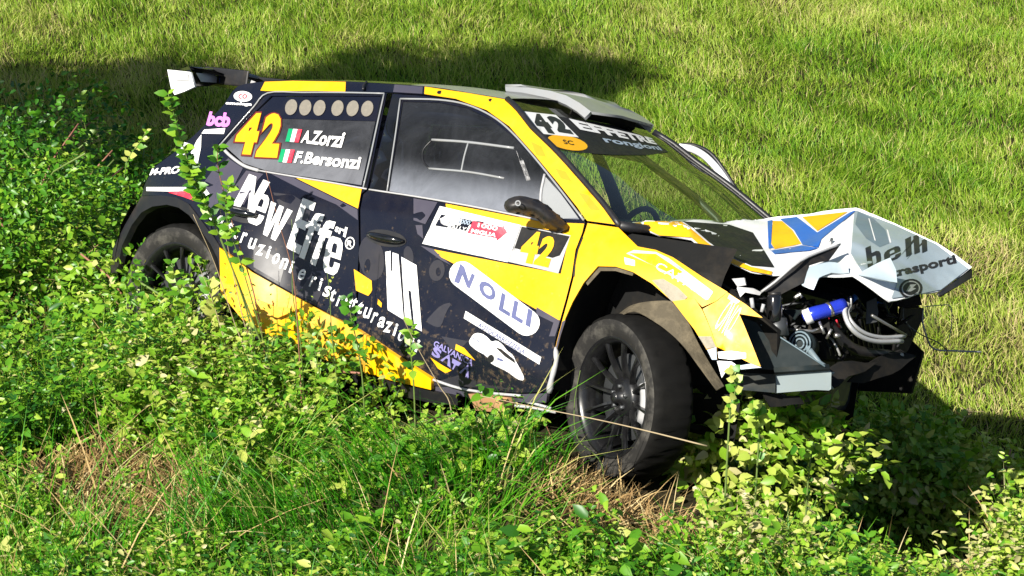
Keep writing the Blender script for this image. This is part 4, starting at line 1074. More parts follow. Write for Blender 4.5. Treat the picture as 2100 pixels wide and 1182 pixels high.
# inner wing (near side), dark void under the bonnet edge
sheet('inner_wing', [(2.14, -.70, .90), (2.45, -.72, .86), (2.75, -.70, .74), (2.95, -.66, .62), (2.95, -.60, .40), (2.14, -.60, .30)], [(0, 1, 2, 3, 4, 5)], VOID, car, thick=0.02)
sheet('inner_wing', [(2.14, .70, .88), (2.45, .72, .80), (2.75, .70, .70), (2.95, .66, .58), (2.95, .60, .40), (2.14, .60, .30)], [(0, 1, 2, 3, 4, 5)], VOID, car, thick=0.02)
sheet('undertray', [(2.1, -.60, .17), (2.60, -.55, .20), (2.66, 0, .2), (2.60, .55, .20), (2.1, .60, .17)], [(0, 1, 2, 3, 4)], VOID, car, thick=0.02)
# broken bumper remnants
pan = sheet('bumper_inner_panel', [A(1518, 650, -.70), A(1560, 664, -.66), A(1600, 690, -.62), A(1650, 722, -.58), A(1692, 752, -.56), A(1640, 762, -.60), A(1562, 757, -.66), A(1545, 714, -.69)], [(0, 1, 7), (1, 2, 7), (2, 6, 7), (2, 3, 5, 6), (3, 4, 5)], DTEAL, car, thick=0.008, sub=2, rough=0.006)
tube('panel_edge', [A(1560, 666, -.665), A(1600, 692, -.625), A(1650, 724, -.585), A(1692, 752, -.565)], 0.003, TEAL, pan)
sheet('panel_clip', [A(1606, 733, -.61), A(1618, 730, -.60), A(1621, 742, -.60), A(1607, 744, -.61)], [(0, 1, 2, 3)], LBLUE, pan, thick=0.006)
beam = sheet('bumper_beam', [A(1590, 768, -.66), A(1702, 760, -.52), A(1705, 766, -.52), A(1704, 796, -.52), A(1700, 800, -.52), A(1592, 803, -.66)], [(0, 1, 2, 3, 4, 5)], BEAM, car, thick=0.03, sub=3, rough=0.012)
SHM = [VOID, BLK, DSTEEL, DTEAL, CARB]
for k in range(46):
    u = random.uniform(1560, 1870); v = random.uniform(610, 735); y = -0.55 + 0.75 * (u - 1560) / 310 + random.uniform(-.1, .1)
    if v > 640 + 0.35 * (u - 1500): v -= 30
    p = A(u, v, y); d = np.array([random.gauss(0, 1) for _ in range(3)]); d /= np.linalg.norm(d)
    e = np.cross(d, [random.gauss(0, 1) for _ in range(3)]); e /= np.linalg.norm(e)
    a_ = random.uniform(.02, .06); b_ = random.uniform(.012, .035)
    sheet('broken_shard', [p - d * a_ - e * b_, p + d * a_ * .6 - e * b_ * 1.2, p + d * a_ + e * b_ * .5, p + e * b_ * 1.1, p - d * a_ * .7 + e * b_], [(0, 1, 2, 3, 4)], random.choice(SHM), car, thick=0.006)
for k in range(26):
    u = random.uniform(1575, 1860); v = random.uniform(610, 720); y = -0.52 + 0.75 * (u - 1560) / 310
    q = [A(u, v, y)]
    for j in range(4):
        q.append(q[-1] + np.array([random.gauss(0, .035), random.gauss(0, .05), random.gauss(-.012, .03)]))
    tube('loose_wire', q, random.choice((.0025, .0035, .005, .008)), random.choice((BLK, BLK, DSTEEL, BRAID, BLUE, RED, CARB)), car, 6, n=4)

sheet('beam_lip', [A(1588, 764, -.69), A(1702, 757, -.55), A(1702, 761, -.53), A(1590, 769, -.67)], [(0, 1, 2, 3)], DTEAL, beam, thick=0.02)
sheet('bumper_inner_panel', [A(1515, 765, -.72), A(1590, 768, -.67), A(1590, 806, -.67), A(1520, 800, -.72)], [(0, 1, 2, 3)], DTEAL, car, thick=0.01)
# smoky plastic corner piece still hanging on the far side
lens = sheet('bumper_plastic', [A(1893, 632, .42), A(1918, 626, .50), A(1926, 660, .52), A(1938, 712, .56), A(1915, 716, .50), A(1900, 690, .44)], [(0, 1, 2, 5), (2, 3, 4, 5)], LENS, car, thick=0.004, sub=2, rough=0.008)
tube('plastic_edge', [A(1893, 632, .42), A(1892, 660, .42), A(1900, 690, .44), A(1915, 716, .50), A(1960, 720, .60), A(2012, 722, .68)], 0.004, GREYP, lens, n=3)
tube('plastic_edge', [A(1893, 630, .42), A(1930, 626, .52), A(1950, 630, .56), A(1951, 670, .57), A(1944, 705, .57)], 0.002, GREYP, lens, n=3)
for q in ([(1640, 800, -.50), (1700, 800, -.46), (1760, 770, -.30), (1800, 742, -.15), (1720, 745, -.36), (1660, 765, -.48)], [(1740, 790, -.30), (1830, 770, -.05), (1880, 735, .15), (1850, 722, .1), (1780, 745, -.2)], [(1560, 800, -.66), (1640, 812, -.55), (1650, 830, -.52), (1580, 836, -.64)]):
    sheet('torn_undertray', [A(*p) for p in q], [tuple(range(len(q)))], VOID, car, thick=0.008, sub=2, rough=0.03)
sheet('far_bumper_panel', [A(1850, 622, .20), A(1892, 632, .40), A(1890, 660, .42), A(1862, 720, .30), A(1830, 740, .15)], [(0, 1, 2, 3, 4)], CARB, car, thick=0.01)
# ================================================================== terrain
def smax(a, b, k):
    return 0.5 * (a + b + np.sqrt((a - b) ** 2 + k * k))
def vnoise(x, y, s, seed=0):
    """cheap smooth value noise"""
    x = np.asarray(x, float) / s + seed * 17.3; y = np.asarray(y, float) / s + seed * 9.1
    xi = np.floor(x); yi = np.floor(y); fx = x - xi; fy = y - yi
    fx = fx * fx * (3 - 2 * fx); fy = fy * fy * (3 - 2 * fy)
    def h(a, b):
        q = np.sin(a * 127.1 + b * 311.7 + seed * 74.7) * 43758.5453
        return q - np.floor(q)
    return (h(xi, yi) * (1 - fx) + h(xi + 1, yi) * fx) * (1 - fy) + (h(xi, yi + 1) * (1 - fx) + h(xi + 1, yi + 1) * fx) * fy
def G(x, y):
    x = np.asarray(x, float); y = np.asarray(y, float)
    xl = 6 * np.tanh(x / 6)
    yc = np.maximum(y, 2.0)
    terr = HC - 3.80 - 0.03 * (yc - 6.46) + 0.13 * (xl - 0.49)          # strip of rough ground on the lens side
    field = 0.0 - 0.05 * xl + 0.015 * (y - 9.4)
    field = field + 0.22 * (np.sqrt(np.maximum(y - 22, 0) ** 2 + 16) - 4) + 0.2 * np.maximum(y - 34, 0)  # unseen rise added so the glass reflects grass instead of sky
    field = np.where(field > 18, 18 + 14 * np.tanh((field - 18) / 14), field)
    cy = w2car(np.stack([x, y, terr], -1))[..., 1]
    k = sstep(-0.75, 1.2, cy + 0.25 * (vnoise(x, y, 1.1, 31) - 0.5))
    z = terr * (1 - k) + field * k - 0.02
    c = w2car(np.stack([x, y, z], -1))
    z = z - 0.34 * np.exp(-(((c[..., 0] - 3.25) / 0.75) ** 2 + ((c[..., 1] + 0.15) / 0.75) ** 2))       # hollow dug by the nose
    z = z - 0.12 * np.exp(-(((c[..., 0] + 0.55) / 0.35) ** 2 + ((c[..., 1] + 0.9) / 0.5) ** 2))        # and behind the rear wheel
    z = z + 0.27 * np.exp(-(((c[..., 0] - 2.30) / 0.55) ** 2 + ((c[..., 1] + 1.30) / 0.20) ** 2))       # earth pushed up beside the front wheel
    z = z + 0.05 * (vnoise(x, y, 0.9, 1) - 0.5) + 0.02 * (vnoise(x, y, 0.3, 2) - 0.5)
    return z
def px2ground(u, v):
    d = C2W @ np.array([(u - 1050) / FOC, (v - 591) / FOC, 1.0])
    o = np.array([0, 0, HC])
    lo, hi = 1.0, 60.0
    t = 2.0
    while t < 60:
        p = o + d * t
        if p[2] < G(p[0], p[1]): break
        t += 0.05
    return o + d * t
def atw(u, v, yw):
    d = C2W @ np.array([(u - 1050) / FOC, (v - 591) / FOC, 1.0])
    return np.array([0, 0, HC]) + d * (yw / d[1])

gx = np.unique(np.concatenate([np.linspace(-200, -12, 30), np.linspace(-12, -4.5, 30), np.linspace(-4.5, 4.5, 110), np.linspace(4.5, 12, 30), np.linspace(12, 200, 30)]))
gy = np.unique(np.concatenate([np.linspace(-60, 0, 16), np.linspace(0, 4, 16), np.linspace(4, 13, 110), np.linspace(13, 26, 50), np.linspace(26, 320, 50)]))
XX, YY = np.meshgrid(gx, gy, indexing='ij')
ZZ = G(XX, YY)
GV = np.stack([XX, YY, ZZ], -1).reshape(-1, 3)
ny = len(gy)
ii, jj = np.meshgrid(np.arange(len(gx) - 1), np.arange(ny - 1), indexing='ij')
a_ = (ii * ny + jj).ravel()
GF = np.stack([a_, a_ + ny, a_ + ny + 1, a_ + 1], 1)
def mesh_fast(name, V, F, mat, attr=None, parent=None, smooth=False):
    """big triangle/quad mesh straight from arrays; attr = per-vertex float called tint"""
    me = bpy.data.meshes.new(name)
    V = np.ascontiguousarray(V, np.float32); F = np.ascontiguousarray(F, np.int32)
    k = F.shape[1]
    me.vertices.add(len(V)); me.vertices.foreach_set('co', V.ravel())
    me.loops.add(F.size); me.loops.foreach_set('vertex_index', F.ravel())
    me.polygons.add(len(F)); me.polygons.foreach_set('loop_start', np.arange(0, F.size, k, dtype=np.int32))
    me.polygons.foreach_set('loop_total', np.full(len(F), k, np.int32))
    if smooth: me.polygons.foreach_set('use_smooth', np.ones(len(F), bool))
    if attr is not None:
        at_ = me.attributes.new('tint', 'FLOAT', 'POINT'); at_.data.foreach_set('value', np.ascontiguousarray(attr, np.float32))
    me.materials.append(mat)
    me.update(calc_edges=True)
    return link(name, me, parent)

def soil():
    m, t, b = newmat('soil_and_thatch')
    tc = t.nodes.new('ShaderNodeTexCoord')
    n1 = t.nodes.new('ShaderNodeTexNoise'); n1.inputs['Scale'].default_value = 3; n1.inputs['Detail'].default_value = 12; n1.inputs['Roughness'].default_value = 0.75
    t.links.new(tc.outputs['Object'], n1.inputs[0])
    r = t.nodes.new('ShaderNodeValToRGB')
    r.color_ramp.elements[0].position = 0.35; r.color_ramp.elements[0].color = (0.010, 0.009, 0.005, 1)
    r.color_ramp.elements[1].position = 0.7; r.color_ramp.elements[1].color = (0.040, 0.032, 0.016, 1)
    t.links.new(n1.outputs[0], r.inputs[0])
    # grass tones for the unseen added rise that the windscreen reflects
    n2 = t.nodes.new('ShaderNodeTexNoise'); n2.inputs['Scale'].default_value = 0.9; n2.inputs['Detail'].default_value = 14; n2.inputs['Roughness'].default_value = 0.8
    t.links.new(tc.outputs['Object'], n2.inputs[0])
    r2 = t.nodes.new('ShaderNodeValToRGB')
    r2.color_ramp.elements[0].position = 0.44; r2.color_ramp.elements[0].color = (0.03, 0.07, 0.008, 1)
    r2.color_ramp.elements[1].position = 0.62; r2.color_ramp.elements[1].color = (0.30, 0.33, 0.07, 1)
    t.links.new(n2.outputs[0], r2.inputs[0])
    sx = t.nodes.new('ShaderNodeSeparateXYZ'); t.links.new(tc.outputs['Object'], sx.inputs[0])
    mr = t.nodes.new('ShaderNodeMapRange'); mr.inputs[1].default_value = 18.0; mr.inputs[2].default_value = 21.0
    t.links.new(sx.outputs[1], mr.inputs[0])
    mx = t.nodes.new('ShaderNodeMix'); mx.data_type = 'RGBA'
    t.links.new(mr.outputs[0], mx.inputs[0]); t.links.new(r.outputs[0], mx.inputs[6]); t.links.new(r2.outputs[0], mx.inputs[7])
    t.links.new(mx.outputs[2], b.inputs['Base Color'])
    b.inputs['Roughness'].default_value = 1.0; b.inputs['Specular IOR Level'].default_value = 0.1
    return m
ground = mesh_fast('ground', GV, GF, soil(), smooth=True)
tag(ground, kind='structure')

# ================================================================== plant materials
def leafmat(name, stops, trans=0.35, rough=0.45, spec=0.4):
    m, t, b = newmat(name)
    out = t.nodes['Material Output']
    at_ = t.nodes.new('ShaderNodeAttribute'); at_.attribute_name = 'tint'
    r = t.nodes.new('ShaderNodeValToRGB')
    el = r.color_ramp.elements
    el[0].position = stops[0][0]; el[0].color = (*stops[0][1], 1)
    el[1].position = stops[-1][0]; el[1].color = (*stops[-1][1], 1)
    for p, c in stops[1:-1]:
        e = el.new(p); e.color = (*c, 1)
    t.links.new(at_.outputs['Fac'], r.inputs[0])
    t.links.new(r.outputs[0], b.inputs['Base Color'])
    b.inputs['Roughness'].default_value = rough
    b.inputs['Specular IOR Level'].default_value = spec
    tl = t.nodes.new('ShaderNodeBsdfTranslucent')
    t.links.new(r.outputs[0], tl.inputs[0])
    mx = t.nodes.new('ShaderNodeMixShader'); mx.inputs[0].default_value = trans
    t.links.new(b.outputs[0], mx.inputs[1]); t.links.new(tl.outputs[0], mx.inputs[2])
    t.links.new(mx.outputs[0], out.inputs[0])
    return m
GRASS = leafmat('field_grass', [(0.0, (0.035, 0.125, 0.006)), (0.35, (0.140, 0.300, 0.012)), (0.65, (0.32, 0.45, 0.04)), (0.85, (0.52, 0.54, 0.15)), (1.0, (0.60, 0.48, 0.25))], 0.3, 0.5, 0.3)
LUSH = leafmat('lush_grass', [(0.0, (0.012, 0.11, 0.005)), (0.5, (0.065, 0.29, 0.008)), (0.85, (0.20, 0.42, 0.025)), (1.0, (0.50, 0.50, 0.15))], 0.35, 0.45, 0.35)
LEAF = leafmat('weed_leaf', [(0.0, (0.014, 0.085, 0.010)), (0.35, (0.070, 0.235, 0.010)), (0.65, (0.22, 0.40, 0.022)), (0.88, (0.46, 0.52, 0.10)), (1.0, (0.50, 0.46, 0.22))], 0.3, 0.42, 0.5)
STRAW = leafmat('dry_straw', [(0.0, (0.09, 0.05, 0.02)), (0.4, (0.32, 0.20, 0.08)), (0.75, (0.50, 0.36, 0.16)), (1.0, (0.60, 0.50, 0.28))], 0.15, 0.7, 0.2)
STEM = paint('green_stem', (0.12, 0.19, 0.04), 0.6, 0, 0.3, (0.25, 0.16, 0.07), scale=8)
CANE = paint('dry_cane', (0.42, 0.33, 0.20), 0.6, 0, 0.6, (0.22, 0.14, 0.07), scale=8)
RCANE = paint('reddish_cane', (0.26, 0.11, 0.07), 0.6, 0, 0.5, (0.40, 0.28, 0.18), scale=8)

def norm(a): return a / (np.linalg.norm(a, axis=-1, keepdims=True) + 1e-12)
def blades(base, h, wid, lean, tint, nseg=2, curl=1.0):
    """grass blades: base (n,3), height, width, lean (n,2) horizontal bend"""
    n = len(base)
    ang = rng.uniform(0, 2 * math.pi, n)
    side_ = np.stack([np.cos(ang), np.sin(ang), np.zeros(n)], 1)
    rows = []
    for k in range(nseg + 1):
        t = k / nseg
        c = base + np.stack([lean[:, 0] * t ** (1 + curl), lean[:, 1] * t ** (1 + curl), h * (t - 0.25 * t * t * np.minimum(1.5, np.hypot(lean[:, 0], lean[:, 1]) / h))], 1)
        if k < nseg:
            wv = (wid * (1 - 0.35 * t) * 0.5)[:, None] * side_
            rows += [c - wv, c + wv]
        else:
            rows += [c]
    V = np.stack(rows, 1)
    m = V.shape[1]
    tri = []
    for k in range(nseg - 1):
        tri += [(2 * k, 2 * k + 1, 2 * k + 3), (2 * k, 2 * k + 3, 2 * k + 2)]
    tri += [(2 * nseg - 2, 2 * nseg - 1, 2 * nseg)]
    F = (np.arange(n)[:, None, None] * m + np.array(tri)[None]).reshape(-1, 3)
    return V.reshape(-1, 3), F, np.repeat(tint, m)
def leaves(pos, d, nrm, L, Wd, tint, droop=0.25, fold=0.25):
    """leaf blades: pos (n,3) base, d direction, nrm approx upper side"""
    n = len(pos)
    d = norm(d); s = norm(np.cross(d, nrm)); u = np.cross(s, d)
    L = L[:, None]; Wd = Wd[:, None]
    k1 = rng.uniform(0.36, 0.5, (n, 1))
    up = u * Wd * fold
    P0 = pos
    L1 = pos + d * L * 0.22 - s * Wd * k1 + up * 0.9
    R1 = pos + d * L * 0.22 + s * Wd * k1 + up * 0.9
    L2 = pos + d * L * 0.62 - s * Wd * 0.40 + up * 0.5 - u * L * droop * 0.3
    R2 = pos + d * L * 0.62 + s * Wd * 0.40 + up * 0.5 - u * L * droop * 0.3
    Pt = pos + d * L - u * L * droop
    Pm = pos + d * L * 0.4 - u * L * droop * 0.1
    V = np.stack([P0, L1, R1, L2, R2, Pt, Pm], 1).reshape(-1, 3)
    tri = np.array([(0, 6, 1), (0, 2, 6), (1, 6, 3), (6, 2, 4), (3, 6, 5), (6, 4, 5)])
    F = (np.arange(n)[:, None, None] * 7 + tri[None]).reshape(-1, 3)
    return V, F, np.repeat(tint, 7)
def join(parts):
    Vs, Fs, Ts, k = [], [], [], 0
    for V, F, T in parts:
        Vs.append(V); Fs.append(F + k); Ts.append(T); k += len(V)
    return np.vstack(Vs), np.vstack(Fs), np.concatenate(Ts)
def in_car(P, m=0.0):
    c = w2car(P)
    return (c[:, 0] > -0.62 - m) & (c[:, 0] < 3.15 + m) & (np.abs(c[:, 1]) < 0.90 + m)
def ground_pts(n, y0, y1, spread=0.30, marg=0.8, dens=1.0):
    y = y0 + (y1 - y0) * rng.random(n) ** dens
    hw = spread * y + marg
    x = rng.uniform(-1, 1, n) * hw
    return np.stack([x, y, G(x, y)], 1)

# ================================================================== field grass
def field_grass():
    P = ground_pts(430000, 7.0, 19.5, 0.30, 0.9, 0.85)
    c = w2car(P)
    px = w2px(P)
    keep = ~in_car(P, 0.0)
    # the bank on the lens side of the car carries weeds instead
    near = (c[:, 1] < -0.7) & (px[:, 1] > 330)
    keep &= ~near
    leftb = (px[:, 0] < 420) & (px[:, 1] > 420)
    keep &= ~leftb
    hole = (c[:, 0] > 2.3) & (c[:, 0] < 3.9 + 0.5 * (vnoise(P[:, 0], P[:, 1], 0.3, 41) - 0.5)) & (c[:, 1] < 0.95 + 0.5 * (vnoise(P[:, 0], P[:, 1], 0.25, 42) - 0.5))
    keep &= ~hole  # grass left out so bare dark soil deepens the shade under the nose
    P = P[keep]
    n = len(P)
    pat = 0.55 * vnoise(P[:, 0], P[:, 1], 1.3, 3) + 0.45 * vnoise(P[:, 0], P[:, 1], 0.4, 4)
    dry = np.clip((vnoise(P[:, 0], P[:, 1], 1.7, 5) - 0.56) * 3, 0, 1) * np.clip((vnoise(P[:, 0], P[:, 1], 0.35, 8) - 0.3) * 2, 0, 1)
    tint = np.clip(0.20 + 0.70 * pat + rng.normal(0, 0.17, n) + 0.40 * dry * (rng.random(n) < 0.6), 0, 1)
    straw = rng.random(n) < 0.05
    tint[straw] = rng.uniform(0.8, 1, straw.sum())
    h = (0.05 + 0.06 * rng.random(n)) * (0.7 + 0.7 * vnoise(P[:, 0], P[:, 1], 0.5, 6))
    wid = rng.uniform(0.0035, 0.0070, n)
    la = rng.normal(0, 1.3, n) + 2 * math.pi * vnoise(P[:, 0], P[:, 1], 0.35, 7)
    lm = h * rng.uniform(0.15, 1.1, n)
    lean = np.stack([np.cos(la) * lm, np.sin(la) * lm], 1)
    return blades(P, h, wid, lean, tint, 2)
V, F, T = field_grass()
gr = mesh_fast('meadow_grass', V, F, GRASS, T)
tag(gr, 'short sunlit meadow grass covering the field behind the car', 'grass', kind='stuff')

def far_grass():
    P = ground_pts(26000, 19.0, 46.0, 0.45, 2.0, 0.7)
    n = len(P)
    tint = np.clip(0.25 + 0.5 * vnoise(P[:, 0], P[:, 1], 2.5, 3) + rng.normal(0, 0.12, n), 0, 1)
    h = rng.uniform(0.12, 0.25, n); wid = rng.uniform(0.02, 0.04, n)
    la = rng.uniform(0, 6.28, n); lm = h * rng.uniform(0.1, 0.8, n)
    return blades(P, h, wid, np.stack([np.cos(la) * lm, np.sin(la) * lm], 1), tint, 2)
V, F, T = far_grass()
fg = mesh_fast('added_rise_grass', V, F, GRASS, T)
tag(fg, 'coarse grass on the unseen rise added for the glass reflections', 'grass', kind='stuff')

# ================================================================== weeds of the bank
def zone(px):
    """what grows where on the bank, by where it stands in the photograph's plan"""
    u, v = px[:, 0], px[:, 1]
    e = lambda cx, cy, rx, ry: ((u - cx) / rx) ** 2 + ((v - cy) / ry) ** 2
    dead = np.maximum(np.clip(1.5 - e(250, 1030, 190, 90), 0, 1), np.clip(1.5 - e(1310, 1050, 210, 135), 0, 1))
    grassy = np.clip(1.6 - e(760, 1100, 420, 150), 0, 1)
    grassy = np.maximum(grassy, np.clip(1.5 - e(120, 1190, 300, 80), 0, 1))
    dry = np.clip(1.5 - e(1750, 1080, 430, 200), 0, 1)
    return dead, grassy, dry
def bank_pts(n, y0=4.6, y1=11.0):
    P = ground_pts(n, y0, y1, 0.29, 0.7, 1.0)
    c = w2car(P)
    px = w2px(P)
    k = (c[:, 1] < -0.88) | ((px[:, 0] < 420) & (px[:, 1] > 400)) | (c[:, 0] > 3.9) & (c[:, 1] < -0.2)
    k &= ~in_car(P, 0.02)
    P = P[k]
    return P, w2px(P), w2car(P)
def weeds():
    P, px, c = bank_pts(40000)
    dead, grassy, dry = zone(px)
    p = (1 - 0.96 * dead) * (1 - 0.68 * grassy)
    under = np.clip(1.2 - ((px[:, 0] - 1180) / 240) ** 2 - ((px[:, 1] - 940) / 70) ** 2, 0, 1)
    p *= 1 - 0.35 * under
    gap = vnoise(P[:, 0], P[:, 1], 0.33, 61) * 0.6 + vnoise(P[:, 0], P[:, 1], 0.12, 62) * 0.4
    p *= np.clip((gap - 0.34) * 5.0, 0.04, 1)
    hole = (c[:, 0] > -1.35) & (c[:, 0] < -0.45) & (c[:, 1] > -1.15)
    p *= np.where(hole, 0.05, 1)
    k = rng.random(len(P)) < p
    P, px, c, dry, grassy = P[k], px[k], c[k], dry[k], grassy[k]
    n = len(P)
    K = 15
    h = rng.uniform(0.10, 0.30, n) * (0.55 + 0.9 * vnoise(P[:, 0], P[:, 1], 0.3, 11))
    # taller stand along the skirt and rear wheel
    tall = sstep(1.9, 0.9, c[:, 0]) * sstep(-2.0, -1.3, c[:, 1]) * sstep(-1.3, -0.6, c[:, 0])
    h *= 1 + 0.75 * tall
    close = (c[:, 1] > -1.35) & (c[:, 0] > 1.2)
    h[close] *= 1.0
    h *= 1 - 0.3 * grassy
    az = rng.uniform(0, 2 * math.pi, n); ln = h * rng.uniform(0.0, 0.6, n)
    lean = np.stack([np.cos(az) * ln, np.sin(az) * ln], 1)
    t = np.tile(np.linspace(0.18, 1.0, K), (n, 1)) + rng.normal(0, 0.03, (n, K))
    t = np.clip(t, 0.05, 1.02)
    bx = P[:, None, 0] + lean[:, None, 0] * t ** 1.6
    by = P[:, None, 1] + lean[:, None, 1] * t ** 1.6
    bz = P[:, None, 2] + h[:, None] * t
    pos = np.stack([bx, by, bz], -1).reshape(-1, 3)
    ang = rng.uniform(0, 6.28, n)[:, None] + np.arange(K)[None] * 2.4 + rng.normal(0, 0.4, (n, K))
    el = rng.uniform(-0.3, 0.75, (n, K))
    d = np.stack([np.cos(ang) * np.cos(el), np.sin(ang) * np.cos(el), np.sin(el)], -1).reshape(-1, 3)
    nrm = np.stack([-np.cos(ang) * np.sin(el), -np.sin(ang) * np.sin(el), np.cos(el)], -1).reshape(-1, 3) + rng.normal(0, 0.45, (n * K, 3))
    big = (rng.uniform(0.65, 1.25, n) * np.where(rng.random(n) < 0.10, 1.9, 1.0))[:, None]
    Ls = (big * rng.uniform(0.020, 0.052, (n, K)) * (1.15 - 0.5 * t)).ravel()
    Wd = Ls * np.repeat(rng.uniform(0.38, 0.75, n), K)
    base = 0.20 + 0.55 * vnoise(P[:, 0], P[:, 1], 0.35, 12) + 0.22 * dry + rng.normal(0, 0.10, n)
    tint = np.clip(base[:, None] + rng.normal(0, 0.19, (n, K)), 0, 1).ravel()
    lv = leaves(pos, d, nrm, Ls, Wd, tint, 0.2, 0.22)
    st = blades(P, h, np.full(n, 0.005), lean, np.clip(0.55 + rng.normal(0, .2, n), 0, 1), 2, 0.6)
    return join([lv, st])
V, F, T = weeds()
wd = mesh_fast('bank_weeds', V, F, LEAF, T)
tag(wd, 'dense leafy green weeds covering the bank in front of the car', 'weeds', kind='stuff')

def bank_grass():
    P, px, c = bank_pts(80000)
    dead, grassy, dry = zone(px)
    clump = vnoise(P[:, 0], P[:, 1], 0.22, 21)
    p = (0.45 + 0.55 * grassy) * (1 - 0.9 * dead) * np.clip(clump * 1.8 - 0.1, 0.1, 1)
    k = rng.random(len(P)) < p
    P, px, grassy, c = P[k], px[k], grassy[k], c[k]
    n = len(P)
    h = rng.uniform(0.12, 0.42, n) * (0.6 + 0.8 * vnoise(P[:, 0], P[:, 1], 0.3, 22))
    h *= np.where((c[:, 1] > -1.3), 0.6, 1.0)
    wid = rng.uniform(0.003, 0.008, n)
    la = 6.28 * vnoise(P[:, 0], P[:, 1], 0.5, 23) + rng.normal(0, 0.9, n); lm = h * rng.uniform(0.2, 1.0, n)
    tint = np.clip(0.2 + 0.5 * vnoise(P[:, 0], P[:, 1], 0.4, 24) + rng.normal(0, 0.15, n), 0, 1)
    tint[rng.random(n) < 0.12] = 1.0
    return blades(P, h, wid, np.stack([np.cos(la) * lm, np.sin(la) * lm], 1), tint, 3)
V, F, T = bank_grass()
bgx = mesh_fast('bank_grass', V, F, LUSH, T)
tag(bgx, 'lush long green grass growing at the foot of the picture', 'grass', kind='stuff')

def straw():
    P, px, c = bank_pts(150000)
    dead, grassy, dry = zone(px)
    p = np.clip(dead * 1.0 + 0.14 * dry + 0.03, 0, 1)
    k = rng.random(len(P)) < p
    P, dead = P[k], dead[k]
    n = len(P)
    h = rng.uniform(0.02, 0.12, n)
    P = P + np.stack([np.zeros(n), np.zeros(n), rng.uniform(0, 0.07, n)], 1)
    la = rng.uniform(0, 6.28, n); lm = rng.uniform(0.03, 0.14, n)
    tint = np.clip(rng.beta(2, 2, n), 0, 1)
    return blades(P, h, rng.uniform(0.004, 0.008, n), np.stack([np.cos(la) * lm, np.sin(la) * lm], 1), tint, 2, 0.2)
V, F, T = straw()
sw = mesh_fast('dead_straw', V, F, STRAW, T)
tag(sw, 'tangled dry brown straw in bare patches of the bank', 'straw', kind='stuff')

def stalks():
    P, px, c = bank_pts(9500)
    dead, grassy, dry = zone(px)
    k = rng.random(len(P)) < 0.16 + 0.8 * dry + 0.25 * dead
    P, c = P[k], c[k]
    n = len(P)
    h = rng.uniform(0.18, 0.50, n) * np.where((c[:, 1] > -1.5) & (c[:, 0] > 1.0), 0.55, 1.0)
    la = rng.uniform(0, 6.28, n); lm = h * rng.uniform(0.2, 1.3, n)
    return blades(P, h, rng.uniform(0.0035, 0.007, n), np.stack([np.cos(la) * lm, np.sin(la) * lm], 1), rng.beta(2.5, 1.5, n), 4, 0.4)
V, F, T = stalks()
sk = mesh_fast('dry_stems', V, F, STRAW, T)
tag(sk, 'thin dry stems tangled through the weeds of the bank', 'stems', kind='stuff')
# ================================================================== bushes and single plants
def bush(name, label, base, rad, hgt, n, lf=(0.03, 0.055), tintc=0.4, group=None, stems=9):
    root = bpy.data.objects.new(name, None); COL.objects.link(root); root.location = base
    tag(root, label, 'bush', group)
    # leaves around an uneven dome
    az = rng.uniform(0, 6.28, n); ct = rng.random(n) ** 0.7
    lump = 0.75 + 0.5 * vnoise(np.cos(az) * 1.5 + base[0] * 3, ct * 3 + np.sin(az) * 1.5 + base[1] * 2, 0.8, 51)
    r = lump * rng.uniform(0.62, 1.04, n)
    rr = np.sqrt(1 - np.clip(ct, 0, 1) ** 2)
    pos = np.stack([np.cos(az) * rr * r * rad, np.sin(az) * rr * r * rad, 0.03 + ct * r * hgt], 1)
    d = norm(np.stack([np.cos(az), np.sin(az), 0.25 + 0 * az], 1) + rng.normal(0, 0.7, (n, 3)))
    nr_ = norm(np.stack([np.cos(az) * 0.6, np.sin(az) * 0.6, 1 + 0 * az], 1) + rng.normal(0, 0.45, (n, 3)))
    L = rng.uniform(*lf, n)
    gz = G(pos[:, 0] + base[0], pos[:, 1] + base[1]) - base[2]
    pos[:, 2] = np.maximum(pos[:, 2], gz + 0.02)
    tint = np.clip(tintc + 0.4 * (vnoise(pos[:, 0] + base[0], pos[:, 2] * 2 + base[1], 0.25, 52) - 0.5) + rng.normal(0, 0.13, n), 0, 1)
    V, F, T = leaves(pos, d, nr_, L, L * rng.uniform(0.5, 0.75, n), tint, 0.2, 0.2)
    mesh_fast('foliage', V, F, LEAF, T, root)
    for k in range(stems):
        a = rng.uniform(0, 6.28); e = rng.uniform(0.5, 0.95)
        tip = np.array([math.cos(a) * rad * e, math.sin(a) * rad * e, hgt * rng.uniform(0.5, 1.05)])
        mid = tip * np.array([0.35, 0.35, 0.7])
        tube('stem', [(0, 0, -0.05), mid, tip], 0.005, RCANE if k % 3 == 0 else STEM, root, 5, n=3)
    return root
def g3(u, v, dz=0.0):
    p = px2ground(u, v); p[2] += dz
    return p
BG = 'bramble bushes on the bank'
bush('bramble_bush', 'sunlit bramble bush at the left frame edge beside the rear wheel', g3(60, 600), 0.60, 0.85, 2600, tintc=0.45, group=BG)
bush('bramble_bush', 'sunlit bramble bush nearest the rear bumper of the car', g3(150, 545), 0.42, 0.62, 1900, tintc=0.45, group=BG)
bush('bramble_bush', 'dark bramble bush rising in the shade, left of the spoiler', g3(90, 440), 0.65, 0.80, 2300, tintc=0.22, group=BG)  # low tint puts the shade into the leaf colour
bush('bramble_bush', 'low bramble bush behind the tail of the car', g3(290, 470), 0.42, 0.45, 1300, tintc=0.40, group=BG)
bush('bramble_bush', 'bramble bush cut off by the left frame edge, below the others', g3(-40, 680), 0.55, 0.60, 1700, tintc=0.5, group=BG)
